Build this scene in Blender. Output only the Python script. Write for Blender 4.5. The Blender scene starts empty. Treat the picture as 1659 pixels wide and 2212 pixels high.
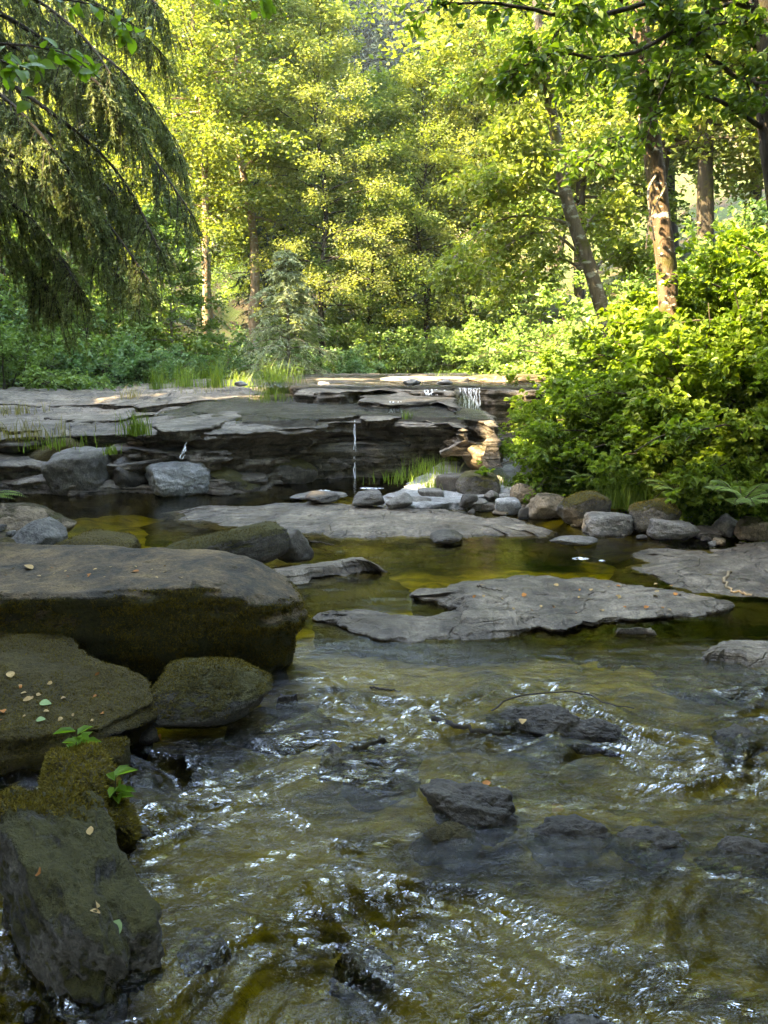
import bpy, bmesh, math, random
import numpy as np
from mathutils import Vector, Matrix

scene = bpy.context.scene
col = scene.collection
rng = np.random.default_rng(7)
random.seed(7)

# ------------------------------------------------------------------ camera
CAM = np.array([0.0, 0.0, 1.6])
PITCH = math.radians(11.5)
FOC = 1703.0                        # focal length in units of a 1659 x 2212 frame
cam_data = bpy.data.cameras.new('camera')
cam = bpy.data.objects.new('camera', cam_data)
col.objects.link(cam)
cam.location = CAM
cam.rotation_euler = (math.pi / 2 - PITCH, 0, 0)
cam_data.sensor_fit = 'VERTICAL'
cam_data.angle = 2 * math.atan(1106.0 / FOC)
cam_data.clip_start = 0.05
cam_data.clip_end = 2000
scene.camera = cam

# ------------------------------------------------------------------ light
SUN_EL = math.radians(40)
SUN_AZ = math.radians(116)           # turned from +Y towards -X
world = bpy.data.worlds.new('World')
scene.world = world
world.use_nodes = True
wn = world.node_tree
sky = wn.nodes.new('ShaderNodeTexSky')
sky.sky_type = 'NISHITA'
sky.sun_disc = False
sky.sun_elevation = SUN_EL
sky.sun_rotation = -SUN_AZ
sky.altitude = 50
sky.air_density = 1.0
sky.dust_density = 1.0
bg = wn.nodes['Background']
bg.inputs['Strength'].default_value = 0.15
wn.links.new(sky.outputs[0], bg.inputs['Color'])

sun_data = bpy.data.lights.new('sun', 'SUN')
sun_data.energy = 3.0
sun_data.angle = math.radians(0.6)
sun_data.color = (1.0, 0.86, 0.62)
sun = bpy.data.objects.new('sun', sun_data)
col.objects.link(sun)
sdir = Vector((-math.cos(SUN_EL) * math.sin(SUN_AZ), math.cos(SUN_EL) * math.cos(SUN_AZ), math.sin(SUN_EL)))
sun.rotation_euler = sdir.to_track_quat('Z', 'Y').to_euler()
sun.location = (-20, 5, 30)

scene.view_settings.view_transform = 'Standard'
scene.view_settings.look = 'None'
scene.view_settings.gamma = 1.0
scene.view_settings.exposure = 4.75
scene.view_settings.use_white_balance = True           # the phone balances for open shade
scene.view_settings.white_balance_temperature = 8400
scene.view_settings.white_balance_tint = 8
scene.view_settings.use_curve_mapping = False
scene.render.engine = 'CYCLES'
cy = scene.cycles
cy.max_bounces = 7
cy.diffuse_bounces = 3
cy.glossy_bounces = 3
cy.transmission_bounces = 4
cy.transparent_max_bounces = 12
cy.volume_bounces = 0
cy.caustics_reflective = False
cy.caustics_refractive = False
cy.sample_clamp_indirect = 6.0
cy.use_denoising = True
try:
    cy.denoiser = 'OPENIMAGEDENOISE'
except Exception:
    pass

# ------------------------------------------------------------------ places seen through the lens
def ray(u, v):
    a = (u - 829.5) / FOC
    b = (1106.0 - v) / FOC
    c, s = math.cos(PITCH), math.sin(PITCH)
    return np.array([a, c + b * s, -s + b * c])

def at(u, v, z=0.0):
    d = ray(u, v)
    t = (z - CAM[2]) / d[2]
    return CAM + d * t

def aty(u, v, y):
    d = ray(u, v)
    return CAM + d * (y / d[1])

# ------------------------------------------------------------------ numeric noise
_perm = np.random.default_rng(3).permutation(256)
_perm = np.concatenate([_perm, _perm, _perm])
_g = np.random.default_rng(4).normal(size=(256, 3))
_g /= np.linalg.norm(_g, axis=1)[:, None]

def perlin(P):
    P = np.asarray(P, float)
    I = np.floor(P).astype(int)
    f = P - I
    w = f * f * f * (f * (f * 6 - 15) + 10)
    out = np.zeros(len(P))
    for dx in (0, 1):
        for dy in (0, 1):
            for dz in (0, 1):
                h = _perm[_perm[_perm[(I[:, 0] + dx) & 255] + ((I[:, 1] + dy) & 255)] + ((I[:, 2] + dz) & 255)]
                g = _g[h]
                d = g[:, 0] * (f[:, 0] - dx) + g[:, 1] * (f[:, 1] - dy) + g[:, 2] * (f[:, 2] - dz)
                wt = (w[:, 0] if dx else 1 - w[:, 0]) * (w[:, 1] if dy else 1 - w[:, 1]) * (w[:, 2] if dz else 1 - w[:, 2])
                out += wt * d
    return out * 1.6

def fbm(P, freq=1.0, octaves=4, seed=0.0, gain=0.5):
    P = np.asarray(P, float) * freq + seed * 17.31 + 0.37
    out = np.zeros(len(P)); a = 1.0
    for _ in range(octaves):
        out += a * perlin(P); P = P * 2.03 + 5.1; a *= gain
    return out

def ss(a, b, x):
    t = np.clip((x - a) / (b - a), 0, 1)
    return t * t * (3 - 2 * t)

# ------------------------------------------------------------------ mesh helpers
class MB:
    """collects vertices and faces, then links them as one mesh"""
    def __init__(self):
        self.V = []; self.F = {}; self.n = 0
    def add(self, V, F):
        V = np.asarray(V, float).reshape(-1, 3); F = np.asarray(F, int)
        if len(V) == 0 or len(F) == 0: return
        self.F.setdefault(F.shape[1], []).append(F + self.n)
        self.V.append(V); self.n += len(V)
    def mesh(self, name, smooth=True):
        V = np.concatenate(self.V) if self.V else np.zeros((0, 3))
        me = bpy.data.meshes.new(name)
        me.vertices.add(len(V)); me.vertices.foreach_set('co', V.astype(np.float32).ravel())
        loops = []; starts = []; tot = []; off = 0
        for k, L in self.F.items():
            A = np.concatenate(L)
            loops.append(A.ravel()); m = len(A)
            starts.append(off + np.arange(m) * k); tot.append(np.full(m, k)); off += m * k
        loops = np.concatenate(loops); starts = np.concatenate(starts); tot = np.concatenate(tot)
        me.loops.add(len(loops)); me.loops.foreach_set('vertex_index', loops.astype(np.int32))
        me.polygons.add(len(starts))
        me.polygons.foreach_set('loop_start', starts.astype(np.int32))
        me.polygons.foreach_set('loop_total', tot.astype(np.int32))
        me.polygons.foreach_set('use_smooth', np.full(len(starts), smooth, bool))
        me.update(calc_edges=True)
        return me
    def build(self, name, mat, parent=None, smooth=True):
        return link(name, self.mesh(name, smooth), mat, parent)

def link(name, me, mat=None, parent=None):
    o = bpy.data.objects.new(name, me)
    col.objects.link(o)
    if mat is not None and me is not None and len(me.materials) == 0:
        me.materials.append(mat)
    if parent is not None:
        o.parent = parent
    return o

def empty(name, loc=(0, 0, 0)):
    o = bpy.data.objects.new(name, None)
    o.empty_display_size = 0.2
    col.objects.link(o); o.location = loc
    return o

def tag(o, label=None, cat=None, group=None, kind=None):
    if label: o['label'] = label
    if cat: o['category'] = cat
    if group: o['group'] = group
    if kind: o['kind'] = kind
    return o

def copy_tree(o, parent=None):
    c = o.copy(); col.objects.link(c); c.parent = parent
    for ch in list(o.children): copy_tree(ch, c)
    return c

def norm(A):
    return A / (np.linalg.norm(A, axis=-1, keepdims=True) + 1e-9)

def tube(P, R, seg=8, cap=True):
    P = np.asarray(P, float); n = len(P); R = np.asarray(R, float)
    T = norm(np.gradient(P, axis=0))
    ref = np.array([0, 0, 1.0]) if abs(T[0][2]) < 0.9 else np.array([1.0, 0, 0])
    A = norm(np.cross(T, ref)); B = np.cross(T, A)
    th = np.linspace(0, 2 * np.pi, seg, endpoint=False)
    V = P[:, None, :] + R[:, None, None] * (np.cos(th)[None, :, None] * A[:, None, :] + np.sin(th)[None, :, None] * B[:, None, :])
    i = np.arange(n - 1)[:, None] * seg; j = np.arange(seg)[None, :]; k = (j + 1) % seg
    F = np.stack([i + j, i + k, i + seg + k, i + seg + j], -1).reshape(-1, 4)
    return V.reshape(-1, 3), F

def spline(pts, n):
    """Catmull-Rom through control points"""
    pts = np.asarray(pts, float)
    P = np.vstack([2 * pts[0] - pts[1], pts, 2 * pts[-1] - pts[-2]])
    m = len(pts) - 1
    t = np.linspace(0, m - 1e-6, n); i = t.astype(int); f = (t - i)[:, None]
    a, b, c, d = P[i], P[i + 1], P[i + 2], P[i + 3]
    return 0.5 * (2 * b + (c - a) * f + (2 * a - 5 * b + 4 * c - d) * f ** 2 + (3 * b - a - 3 * c + d) * f ** 3)

# ------------------------------------------------------------------ materials
def new_mat(name):
    m = bpy.data.materials.new(name); m.use_nodes = True
    nt = m.node_tree
    for n in list(nt.nodes): nt.nodes.remove(n)
    out = nt.nodes.new('ShaderNodeOutputMaterial')
    return m, nt, out

def N(nt, typ, **kw):
    n = nt.nodes.new(typ)
    for k, v in kw.items():
        if k in n.inputs.keys() if hasattr(n.inputs, 'keys') else False:
            n.inputs[k].default_value = v
        else:
            setattr(n, k, v)
    return n

def noise_node(nt, vec, scale, detail=4.0, rough=0.55, dist=0.0):
    n = nt.nodes.new('ShaderNodeTexNoise')
    n.inputs['Scale'].default_value = scale; n.inputs['Detail'].default_value = detail
    n.inputs['Roughness'].default_value = rough; n.inputs['Distortion'].default_value = dist
    nt.links.new(vec, n.inputs['Vector'])
    return n.outputs['Fac']

def ramp(nt, fac, stops):
    r = nt.nodes.new('ShaderNodeValToRGB')
    e = r.color_ramp.elements
    while len(e) < len(stops): e.new(0.5)
    for k, (p, c) in enumerate(stops):
        e[k].position = p
        e[k].color = (c[0], c[1], c[2], 1) if hasattr(c, '__len__') else (c, c, c, 1)
    nt.links.new(fac, r.inputs[0])
    return r.outputs[0]

def math_node(nt, op, a, b=None, clamp=False):
    n = nt.nodes.new('ShaderNodeMath'); n.operation = op; n.use_clamp = clamp
    for k, x in enumerate((a, b)):
        if x is None: continue
        if isinstance(x, (int, float)): n.inputs[k].default_value = x
        else: nt.links.new(x, n.inputs[k])
    return n.outputs[0]

def mixc(nt, fac, a, b, blend='MIX'):
    n = nt.nodes.new('ShaderNodeMix'); n.data_type = 'RGBA'; n.blend_type = blend
    if isinstance(fac, (int, float)): n.inputs[0].default_value = fac
    else: nt.links.new(fac, n.inputs[0])
    for k, x in ((6, a), (7, b)):
        if isinstance(x, tuple): n.inputs[k].default_value = (x[0], x[1], x[2], 1)
        else: nt.links.new(x, n.inputs[k])
    return n.outputs[2]

def mapping(nt, vec, scale):
    n = nt.nodes.new('ShaderNodeMapping'); n.inputs['Scale'].default_value = scale
    nt.links.new(vec, n.inputs['Vector'])
    return n.outputs[0]

def bump(nt, h, strength, dist, normal=None):
    b = nt.nodes.new('ShaderNodeBump')
    b.inputs['Strength'].default_value = strength; b.inputs['Distance'].default_value = dist
    nt.links.new(h, b.inputs['Height'])
    if normal is not None: nt.links.new(normal, b.inputs['Normal'])
    return b.outputs[0]

def rock_mat(name, dark, light, moss=0.0, moss_dark=(0.035, 0.03, 0.008), moss_light=(0.13, 0.12, 0.025),
             wet_z=0.05, scale=1.0, strata=False, slope=0.45, rough=0.85, wet_amount=0.0):
    dark = tuple(0.66 * c for c in dark); light = tuple(0.68 * c for c in light)
    moss_dark = tuple(0.75 * c for c in moss_dark); moss_light = tuple(0.75 * c for c in moss_light)
    m, nt, out = new_mat(name)
    geo = nt.nodes.new('ShaderNodeNewGeometry')
    pos = geo.outputs['Position']
    p = nt.nodes.new('ShaderNodeBsdfPrincipled')
    n1 = noise_node(nt, pos, 3.2 * scale, 8, 0.65, 0.3)
    n2 = noise_node(nt, pos, 17 * scale, 6, 0.7)
    n3 = noise_node(nt, pos, 90 * scale, 3, 0.6)
    mixn = math_node(nt, 'ADD', math_node(nt, 'MULTIPLY', n1, 0.6), math_node(nt, 'MULTIPLY', n2, 0.4))
    c = ramp(nt, mixn, [(0.40, dark), (0.5, tuple(0.6 * a + 0.4 * b for a, b in zip(dark, light))), (0.60, light)])
    speck = ramp(nt, n3, [(0.38, 0.6), (0.62, 1.3)])
    c = mixc(nt, 0.7, c, speck, 'MULTIPLY')
    height = math_node(nt, 'ADD', math_node(nt, 'MULTIPLY', n2, 0.6), math_node(nt, 'MULTIPLY', n3, 0.25))
    if strata:
        st = noise_node(nt, mapping(nt, pos, (0.7, 0.7, 16)), 1.0, 5, 0.6, 0.4)
        c = mixc(nt, 0.55, c, ramp(nt, st, [(0.40, 0.35), (0.48, 0.9), (0.58, 1.2)]), 'MULTIPLY')
        height = math_node(nt, 'ADD', height, math_node(nt, 'MULTIPLY', st, 2.2))
        wv = nt.nodes.new('ShaderNodeVectorMath'); wv.operation = 'ADD'                # joints with dirt in them
        wc = nt.nodes.new('ShaderNodeTexNoise'); wc.inputs['Scale'].default_value = 2.3; wc.inputs['Detail'].default_value = 4
        nt.links.new(pos, wc.inputs['Vector']); nt.links.new(mapping(nt, pos, (1.0, 1.7, 1.5)), wv.inputs[0]); nt.links.new(wc.outputs['Color'], wv.inputs[1])
        vo = nt.nodes.new('ShaderNodeTexVoronoi'); vo.feature = 'DISTANCE_TO_EDGE'; vo.inputs['Scale'].default_value = 1.25
        nt.links.new(wv.outputs[0], vo.inputs['Vector'])
        ck = ramp(nt, vo.outputs['Distance'], [(0.0, 0.0), (0.018, 1.0)])
        c = mixc(nt, 0.45, c, mixc(nt, ck, (0.25, 0.2, 0.14), (1.0, 1.0, 1.0)), 'MULTIPLY')
        height = math_node(nt, 'ADD', height, math_node(nt, 'MULTIPLY', ck, 0.35))
        dn = noise_node(nt, mapping(nt, pos, (1.5, 3.0, 1.0)), 1.3, 5, 0.65, 0.8)
        c = mixc(nt, ramp(nt, dn, [(0.54, 0.0), (0.64, 0.7)]), c, (0.06, 0.042, 0.022))
    sep = nt.nodes.new('ShaderNodeSeparateXYZ'); nt.links.new(pos, sep.inputs[0])
    sepn = nt.nodes.new('ShaderNodeSeparateXYZ'); nt.links.new(geo.outputs['Normal'], sepn.inputs[0])
    roughn = None
    if moss > 0:
        mn = noise_node(nt, pos, 4.5 * scale, 6, 0.7, 0.5)
        f = math_node(nt, 'ADD', math_node(nt, 'MULTIPLY', sepn.outputs[2], slope), math_node(nt, 'MULTIPLY', mn, 1.6))
        f = math_node(nt, 'ADD', f, moss - 1.25)
        f = math_node(nt, 'ADD', f, math_node(nt, 'MULTIPLY', math_node(nt, 'SUBTRACT', n2, 0.5), 0.9))
        mask = ramp(nt, f, [(0.02, 0.0), (0.22, 1.0)])
        mf = noise_node(nt, pos, 60 * scale, 4, 0.75)
        mc = ramp(nt, math_node(nt, 'ADD', math_node(nt, 'MULTIPLY', mf, 0.6), math_node(nt, 'MULTIPLY', n1, 0.4)),
                  [(0.32, moss_dark), (0.68, moss_light)])
        c = mixc(nt, mask, c, mc)
        mh = math_node(nt, 'MULTIPLY', math_node(nt, 'ADD', math_node(nt, 'MULTIPLY', mf, 1.6), 0.5), mask)
        height = math_node(nt, 'ADD', height, mh)
    # wet band at the waterline and seeping patches
    wn_ = noise_node(nt, pos, 6, 3, 0.6)
    wz = math_node(nt, 'SUBTRACT', math_node(nt, 'ADD', wet_z, math_node(nt, 'MULTIPLY', math_node(nt, 'SUBTRACT', wn_, 0.5), 0.09)), sep.outputs[2])
    wet = ramp(nt, math_node(nt, 'MULTIPLY', wz, 20.0), [(0.0, 0.0), (1.0, 1.0)])
    if wet_amount > 0:
        w2 = noise_node(nt, mapping(nt, pos, (1.1, 1.1, 0.35)), 1.6, 5, 0.6, 0.6)
        w2 = ramp(nt, math_node(nt, 'ADD', w2, wet_amount - 0.5), [(0.47, 0.0), (0.55, 1.0)])
        wet = math_node(nt, 'MAXIMUM', wet, w2)
    c = mixc(nt, math_node(nt, 'MULTIPLY', wet, 0.72), c, mixc(nt, 1.0, c, (0.28, 0.26, 0.22), 'MULTIPLY'))
    nt.links.new(c, p.inputs['Base Color'])
    r = nt.nodes.new('ShaderNodeMapRange')
    r.inputs['To Min'].default_value = rough; r.inputs['To Max'].default_value = 0.22
    nt.links.new(wet, r.inputs['Value']); nt.links.new(r.outputs[0], p.inputs['Roughness'])
    p.inputs['Specular IOR Level'].default_value = 0.4
    nt.links.new(bump(nt, height, 1.0, 0.035), p.inputs['Normal'])
    nt.links.new(p.outputs[0], out.inputs[0])
    return m

def leaf_mat(name, c_dark, c_light, trans=0.45, tint=(1.25, 1.25, 0.45), rough=0.45, spec=0.35):
    m, nt, out = new_mat(name)
    geo = nt.nodes.new('ShaderNodeNewGeometry')
    oi = nt.nodes.new('ShaderNodeObjectInfo')
    n1 = noise_node(nt, geo.outputs['Position'], 0.8, 3, 0.6)
    f = math_node(nt, 'ADD', math_node(nt, 'MULTIPLY', geo.outputs['Random Per Island'], 0.55), math_node(nt, 'MULTIPLY', n1, 0.5))
    f = math_node(nt, 'ADD', f, math_node(nt, 'MULTIPLY', math_node(nt, 'SUBTRACT', oi.outputs['Random'], 0.5), 0.25))
    c = ramp(nt, f, [(0.2, c_dark), (0.85, c_light)])
    p = nt.nodes.new('ShaderNodeBsdfPrincipled')
    nt.links.new(c, p.inputs['Base Color'])
    p.inputs['Roughness'].default_value = rough; p.inputs['Specular IOR Level'].default_value = spec
    t = nt.nodes.new('ShaderNodeBsdfTranslucent')
    nt.links.new(mixc(nt, 1.0, c, tint, 'MULTIPLY'), t.inputs['Color'])
    mx = nt.nodes.new('ShaderNodeMixShader'); mx.inputs[0].default_value = trans
    nt.links.new(p.outputs[0], mx.inputs[1]); nt.links.new(t.outputs[0], mx.inputs[2])
    nt.links.new(mx.outputs[0], out.inputs[0])
    return m

def bark_mat(name, dark, light, moss=0.3, lichen=0.0, moss_c=(0.075, 0.075, 0.015)):
    m, nt, out = new_mat(name)
    geo = nt.nodes.new('ShaderNodeNewGeometry'); pos = geo.outputs['Position']
    n1 = noise_node(nt, mapping(nt, pos, (9, 9, 2.2)), 1.5, 7, 0.7, 0.4)
    n2 = noise_node(nt, pos, 3.0, 5, 0.65)
    n3 = noise_node(nt, mapping(nt, pos, (1, 1, 2.4)), 7.0, 4, 0.6)
    c = ramp(nt, n1, [(0.3, dark), (0.68, light)])
    if lichen > 0:
        c = mixc(nt, ramp(nt, n3, [(0.62 - 0.12 * lichen, 0.0), (0.68 - 0.1 * lichen, 1.0)]), c, (0.34, 0.34, 0.3))
    c = mixc(nt, ramp(nt, n2, [(0.62 - 0.3 * moss, 0.0), (0.74 - 0.25 * moss, 1.0)]), c, moss_c)
    p = nt.nodes.new('ShaderNodeBsdfPrincipled')
    nt.links.new(c, p.inputs['Base Color']); p.inputs['Roughness'].default_value = 0.9
    p.inputs['Specular IOR Level'].default_value = 0.2
    nt.links.new(bump(nt, math_node(nt, 'ADD', n1, math_node(nt, 'MULTIPLY', n2, 0.5)), 0.9, 0.03), p.inputs['Normal'])
    nt.links.new(p.outputs[0], out.inputs[0])
    return m

def water_mat(name, tint, calm, rapid, rough=0.02):
    m, nt, out = new_mat(name)
    geo = nt.nodes.new('ShaderNodeNewGeometry'); pos = geo.outputs['Position']
    sep = nt.nodes.new('ShaderNodeSeparateXYZ'); nt.links.new(pos, sep.inputs[0])
    w = noise_node(nt, mapping(nt, pos, (1.0, 1.0, 0.0)), 1.3, 2, 0.5)
    a = noise_node(nt, mapping(nt, pos, (5, 15, 1)), 1.0, 5, 0.65, 0.8)
    b = noise_node(nt, mapping(nt, pos, (28, 60, 1)), 1.0, 3, 0.6, 1.2)
    fr = nt.nodes.new('ShaderNodeMapRange')                       # the stream quickens towards the lower rapids
    fr.inputs['From Min'].default_value = 4.3; fr.inputs['From Max'].default_value = 3.2
    nt.links.new(sep.outputs[1], fr.inputs['Value'])
    k = math_node(nt, 'MULTIPLY', math_node(nt, 'ADD', math_node(nt, 'MULTIPLY', fr.outputs[0], rapid - calm), calm),
                  math_node(nt, 'ADD', w, 0.45))
    h = math_node(nt, 'MULTIPLY', math_node(nt, 'ADD', a, math_node(nt, 'MULTIPLY', b, 0.2)), k)
    nrm = bump(nt, h, 1.0, 0.06)
    fz = nt.nodes.new('ShaderNodeFresnel'); fz.inputs['IOR'].default_value = 1.56
    nt.links.new(nrm, fz.inputs['Normal'])
    t = nt.nodes.new('ShaderNodeBsdfTransparent'); t.inputs[0].default_value = (*tint, 1)
    g = nt.nodes.new('ShaderNodeBsdfGlossy'); g.inputs['Roughness'].default_value = rough
    nt.links.new(nrm, g.inputs['Normal'])
    mx = nt.nodes.new('ShaderNodeMixShader')
    nt.links.new(fz.outputs[0], mx.inputs[0]); nt.links.new(t.outputs[0], mx.inputs[1]); nt.links.new(g.outputs[0], mx.inputs[2])
    nt.links.new(mx.outputs[0], out.inputs[0])
    return m

def plain_mat(name, color, rough=0.8, trans=0.0, vary=0.0, spec=0.3):
    m, nt, out = new_mat(name)
    p = nt.nodes.new('ShaderNodeBsdfPrincipled')
    geo = nt.nodes.new('ShaderNodeNewGeometry')
    n1 = noise_node(nt, geo.outputs['Position'], 25, 4, 0.6)
    c = ramp(nt, n1, [(0.3, tuple(x * (1 - vary) for x in color)), (0.7, tuple(min(1, x * (1 + vary)) for x in color))])
    nt.links.new(c, p.inputs['Base Color'])
    p.inputs['Roughness'].default_value = rough; p.inputs['Specular IOR Level'].default_value = spec
    if trans:
        t = nt.nodes.new('ShaderNodeBsdfTransparent')
        mx = nt.nodes.new('ShaderNodeMixShader')
        mk = noise_node(nt, mapping(nt, geo.outputs['Position'], (30, 30, 3)), 1.0, 4, 0.6)
        nt.links.new(ramp(nt, mk, [(trans - 0.12, 0.0), (trans + 0.12, 1.0)]), mx.inputs[0])
        nt.links.new(t.outputs[0], mx.inputs[1]); nt.links.new(p.outputs[0], mx.inputs[2])
        nt.links.new(mx.outputs[0], out.inputs[0])
    else:
        nt.links.new(p.outputs[0], out.inputs[0])
    return m

M = {}
M['moss_rock'] = rock_mat('mossy_rock', (0.05, 0.037, 0.022), (0.19, 0.14, 0.08), moss=0.78, slope=0.3, moss_dark=(0.035, 0.027, 0.007), moss_light=(0.2, 0.15, 0.03))
M['half_moss'] = rock_mat('half_mossy_rock', (0.07, 0.062, 0.05), (0.25, 0.222, 0.185), moss=0.30, slope=0.6,
                          moss_dark=(0.05, 0.045, 0.012), moss_light=(0.16, 0.14, 0.03))
M['grey_rock'] = rock_mat('grey_rock', (0.09, 0.083, 0.072), (0.28, 0.262, 0.232))
M['pale_rock'] = rock_mat('pale_rock', (0.18, 0.18, 0.175), (0.46, 0.46, 0.45), wet_amount=0.0)
M['tan_rock'] = rock_mat('tan_rock', (0.13, 0.1, 0.065), (0.36, 0.27, 0.17), moss=0.08, slope=0.5)
M['dark_rock'] = rock_mat('dark_wet_rock', (0.03, 0.025, 0.019), (0.12, 0.1, 0.075), wet_z=0.03, rough=0.6)
M['bedrock'] = rock_mat('stream_bedrock', (0.065, 0.05, 0.036), (0.30, 0.245, 0.18), strata=True, wet_z=0.025, rough=0.55, wet_amount=0.15)
M['ledge'] = rock_mat('ledge_sandstone', (0.08, 0.066, 0.05), (0.31, 0.26, 0.2), strata=True, wet_amount=0.11, moss=0.05, slope=-0.25, rough=0.7,
                      moss_dark=(0.03, 0.03, 0.01), moss_light=(0.08, 0.075, 0.02))
M['ledge_face'] = rock_mat('shaded_seeping_ledge_face', (0.045, 0.038, 0.026), (0.2, 0.17, 0.11), strata=True, wet_amount=0.25, moss=0.12, slope=-0.2, rough=0.6,
                           moss_dark=(0.02, 0.02, 0.006), moss_light=(0.07, 0.065, 0.015))  # wet mossy rock, recess shade also put into its dark colour
M['alder_leaf'] = leaf_mat('alder_leaf', (0.09, 0.14, 0.03), (0.22, 0.26, 0.06), trans=0.55)
M['far_leaf'] = leaf_mat('far_broadleaf', (0.10, 0.15, 0.035), (0.24, 0.27, 0.07), trans=0.55)
M['mid_leaf'] = leaf_mat('green_broadleaf', (0.065, 0.125, 0.03), (0.16, 0.225, 0.06), trans=0.5)
M['pale_leaf'] = leaf_mat('pale_broadleaf', (0.13, 0.17, 0.05), (0.28, 0.3, 0.1), trans=0.55)
M['maple_leaf'] = leaf_mat('shrub_leaf', (0.08, 0.145, 0.02), (0.2, 0.28, 0.04), trans=0.55)
M['under_leaf'] = leaf_mat('understorey_leaf', (0.085, 0.15, 0.04), (0.19, 0.27, 0.075), trans=0.45, tint=(1.1, 1.2, 0.5))
M['blue_leaf'] = leaf_mat('bluish_shrub_leaf', (0.075, 0.15, 0.055), (0.17, 0.26, 0.1), trans=0.4, tint=(1.0, 1.15, 0.6))
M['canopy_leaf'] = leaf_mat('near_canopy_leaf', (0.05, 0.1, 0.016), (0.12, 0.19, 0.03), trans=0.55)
M['moss_blade'] = leaf_mat('moss_shoots', (0.07, 0.052, 0.012), (0.23, 0.175, 0.032), trans=0.25, rough=0.7, spec=0.1)
M['twig_leaf'] = leaf_mat('near_twig_leaf', (0.11, 0.22, 0.02), (0.19, 0.32, 0.04), trans=0.55)
M['needle'] = leaf_mat('spruce_needle', (0.075, 0.11, 0.036), (0.19, 0.225, 0.08), trans=0.38, tint=(1.1, 1.1, 0.6), rough=0.6)
M['needle_pale'] = leaf_mat('hemlock_needle', (0.13, 0.17, 0.095), (0.26, 0.3, 0.16), trans=0.35, tint=(1.1, 1.1, 0.6), rough=0.6)
M['needle_far'] = leaf_mat('far_conifer_needle', (0.01, 0.022, 0.018), (0.028, 0.05, 0.04), trans=0.1, rough=0.7)  # shade of the far hill put into the dark needle colour
M['grass'] = leaf_mat('grass_blade', (0.09, 0.16, 0.02), (0.2, 0.28, 0.05), trans=0.4)
M['dry_grass'] = leaf_mat('dry_grass_blade', (0.16, 0.15, 0.05), (0.34, 0.3, 0.12), trans=0.3)
M['bark_red'] = bark_mat('mossy_red_bark', (0.035, 0.024, 0.016), (0.12, 0.08, 0.05), moss=0.3, lichen=0.1, moss_c=(0.05, 0.045, 0.012))
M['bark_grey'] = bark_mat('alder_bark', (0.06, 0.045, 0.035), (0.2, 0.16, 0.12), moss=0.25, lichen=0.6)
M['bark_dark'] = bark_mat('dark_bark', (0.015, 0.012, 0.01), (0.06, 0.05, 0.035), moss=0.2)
M['bark_tan'] = bark_mat('sunlit_alder_bark', (0.12, 0.075, 0.045), (0.34, 0.25, 0.17), moss=0.2, lichen=0.3)  # sunlight put into a paler copy of the alder bark
M['twig'] = bark_mat('twig_bark', (0.03, 0.024, 0.016), (0.09, 0.07, 0.05), moss=0.1)
M['wood_pale'] = plain_mat('bleached_wood', (0.2, 0.15, 0.09), vary=0.35)
M['leaf_tan'] = plain_mat('dead_leaf_tan', (0.36, 0.24, 0.1), vary=0.35)
M['leaf_orange'] = plain_mat('dead_leaf_orange', (0.34, 0.13, 0.03), vary=0.35)
M['leaf_green'] = plain_mat('fallen_green_leaf', (0.22, 0.3, 0.12), vary=0.2)
M['foam_glint'] = plain_mat('foam_glint', (0.8, 0.82, 0.84), rough=0.6, trans=0.5)
M['fall'] = plain_mat('falling_water', (0.8, 0.83, 0.86), rough=0.2, trans=0.46)
M['water'] = water_mat('stream_water', (0.78, 0.70, 0.26), 0.045, 0.9)
M['film'] = water_mat('ledge_water', (0.85, 0.85, 0.8), 1.7, 1.7, 0.06)

def ground_mat():
    m, nt, out = new_mat('forest_ground')
    geo = nt.nodes.new('ShaderNodeNewGeometry'); pos = geo.outputs['Position']
    sep = nt.nodes.new('ShaderNodeSeparateXYZ'); nt.links.new(pos, sep.inputs[0])
    n1 = noise_node(nt, pos, 1.4, 6, 0.65, 0.5); n2 = noise_node(nt, pos, 14, 5, 0.7); n3 = noise_node(nt, mapping(nt, pos, (1.2, 2.4, 1)), 2.2, 6, 0.6, 0.8)
    soil = ramp(nt, n2, [(0.3, (0.02, 0.016, 0.01)), (0.7, (0.075, 0.055, 0.03))])
    soil = mixc(nt, ramp(nt, n1, [(0.42, 0.0), (0.56, 1.0)]), soil, ramp(nt, n2, [(0.3, (0.018, 0.03, 0.008)), (0.7, (0.06, 0.085, 0.02))]))
    bed = ramp(nt, n3, [(0.32, (0.015, 0.014, 0.005)), (0.44, (0.10, 0.088, 0.012)), (0.56, (0.26, 0.225, 0.026)), (0.7, (0.34, 0.29, 0.05))])
    bed = mixc(nt, 0.6, bed, ramp(nt, n2, [(0.3, 0.5), (0.65, 1.2)]), 'MULTIPLY')
    f = ramp(nt, math_node(nt, 'ADD', sep.outputs[2], math_node(nt, 'MULTIPLY', math_node(nt, 'SUBTRACT', n2, 0.5), 0.1)), [(0.0, 0.0), (0.08, 1.0)])
    p = nt.nodes.new('ShaderNodeBsdfPrincipled')
    nt.links.new(mixc(nt, f, bed, soil), p.inputs['Base Color'])
    p.inputs['Roughness'].default_value = 0.85; p.inputs['Specular IOR Level'].default_value = 0.2
    nt.links.new(bump(nt, math_node(nt, 'ADD', n2, n3), 0.8, 0.05), p.inputs['Normal'])
    nt.links.new(p.outputs[0], out.inputs[0])
    return m
M['ground'] = ground_mat()

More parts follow.
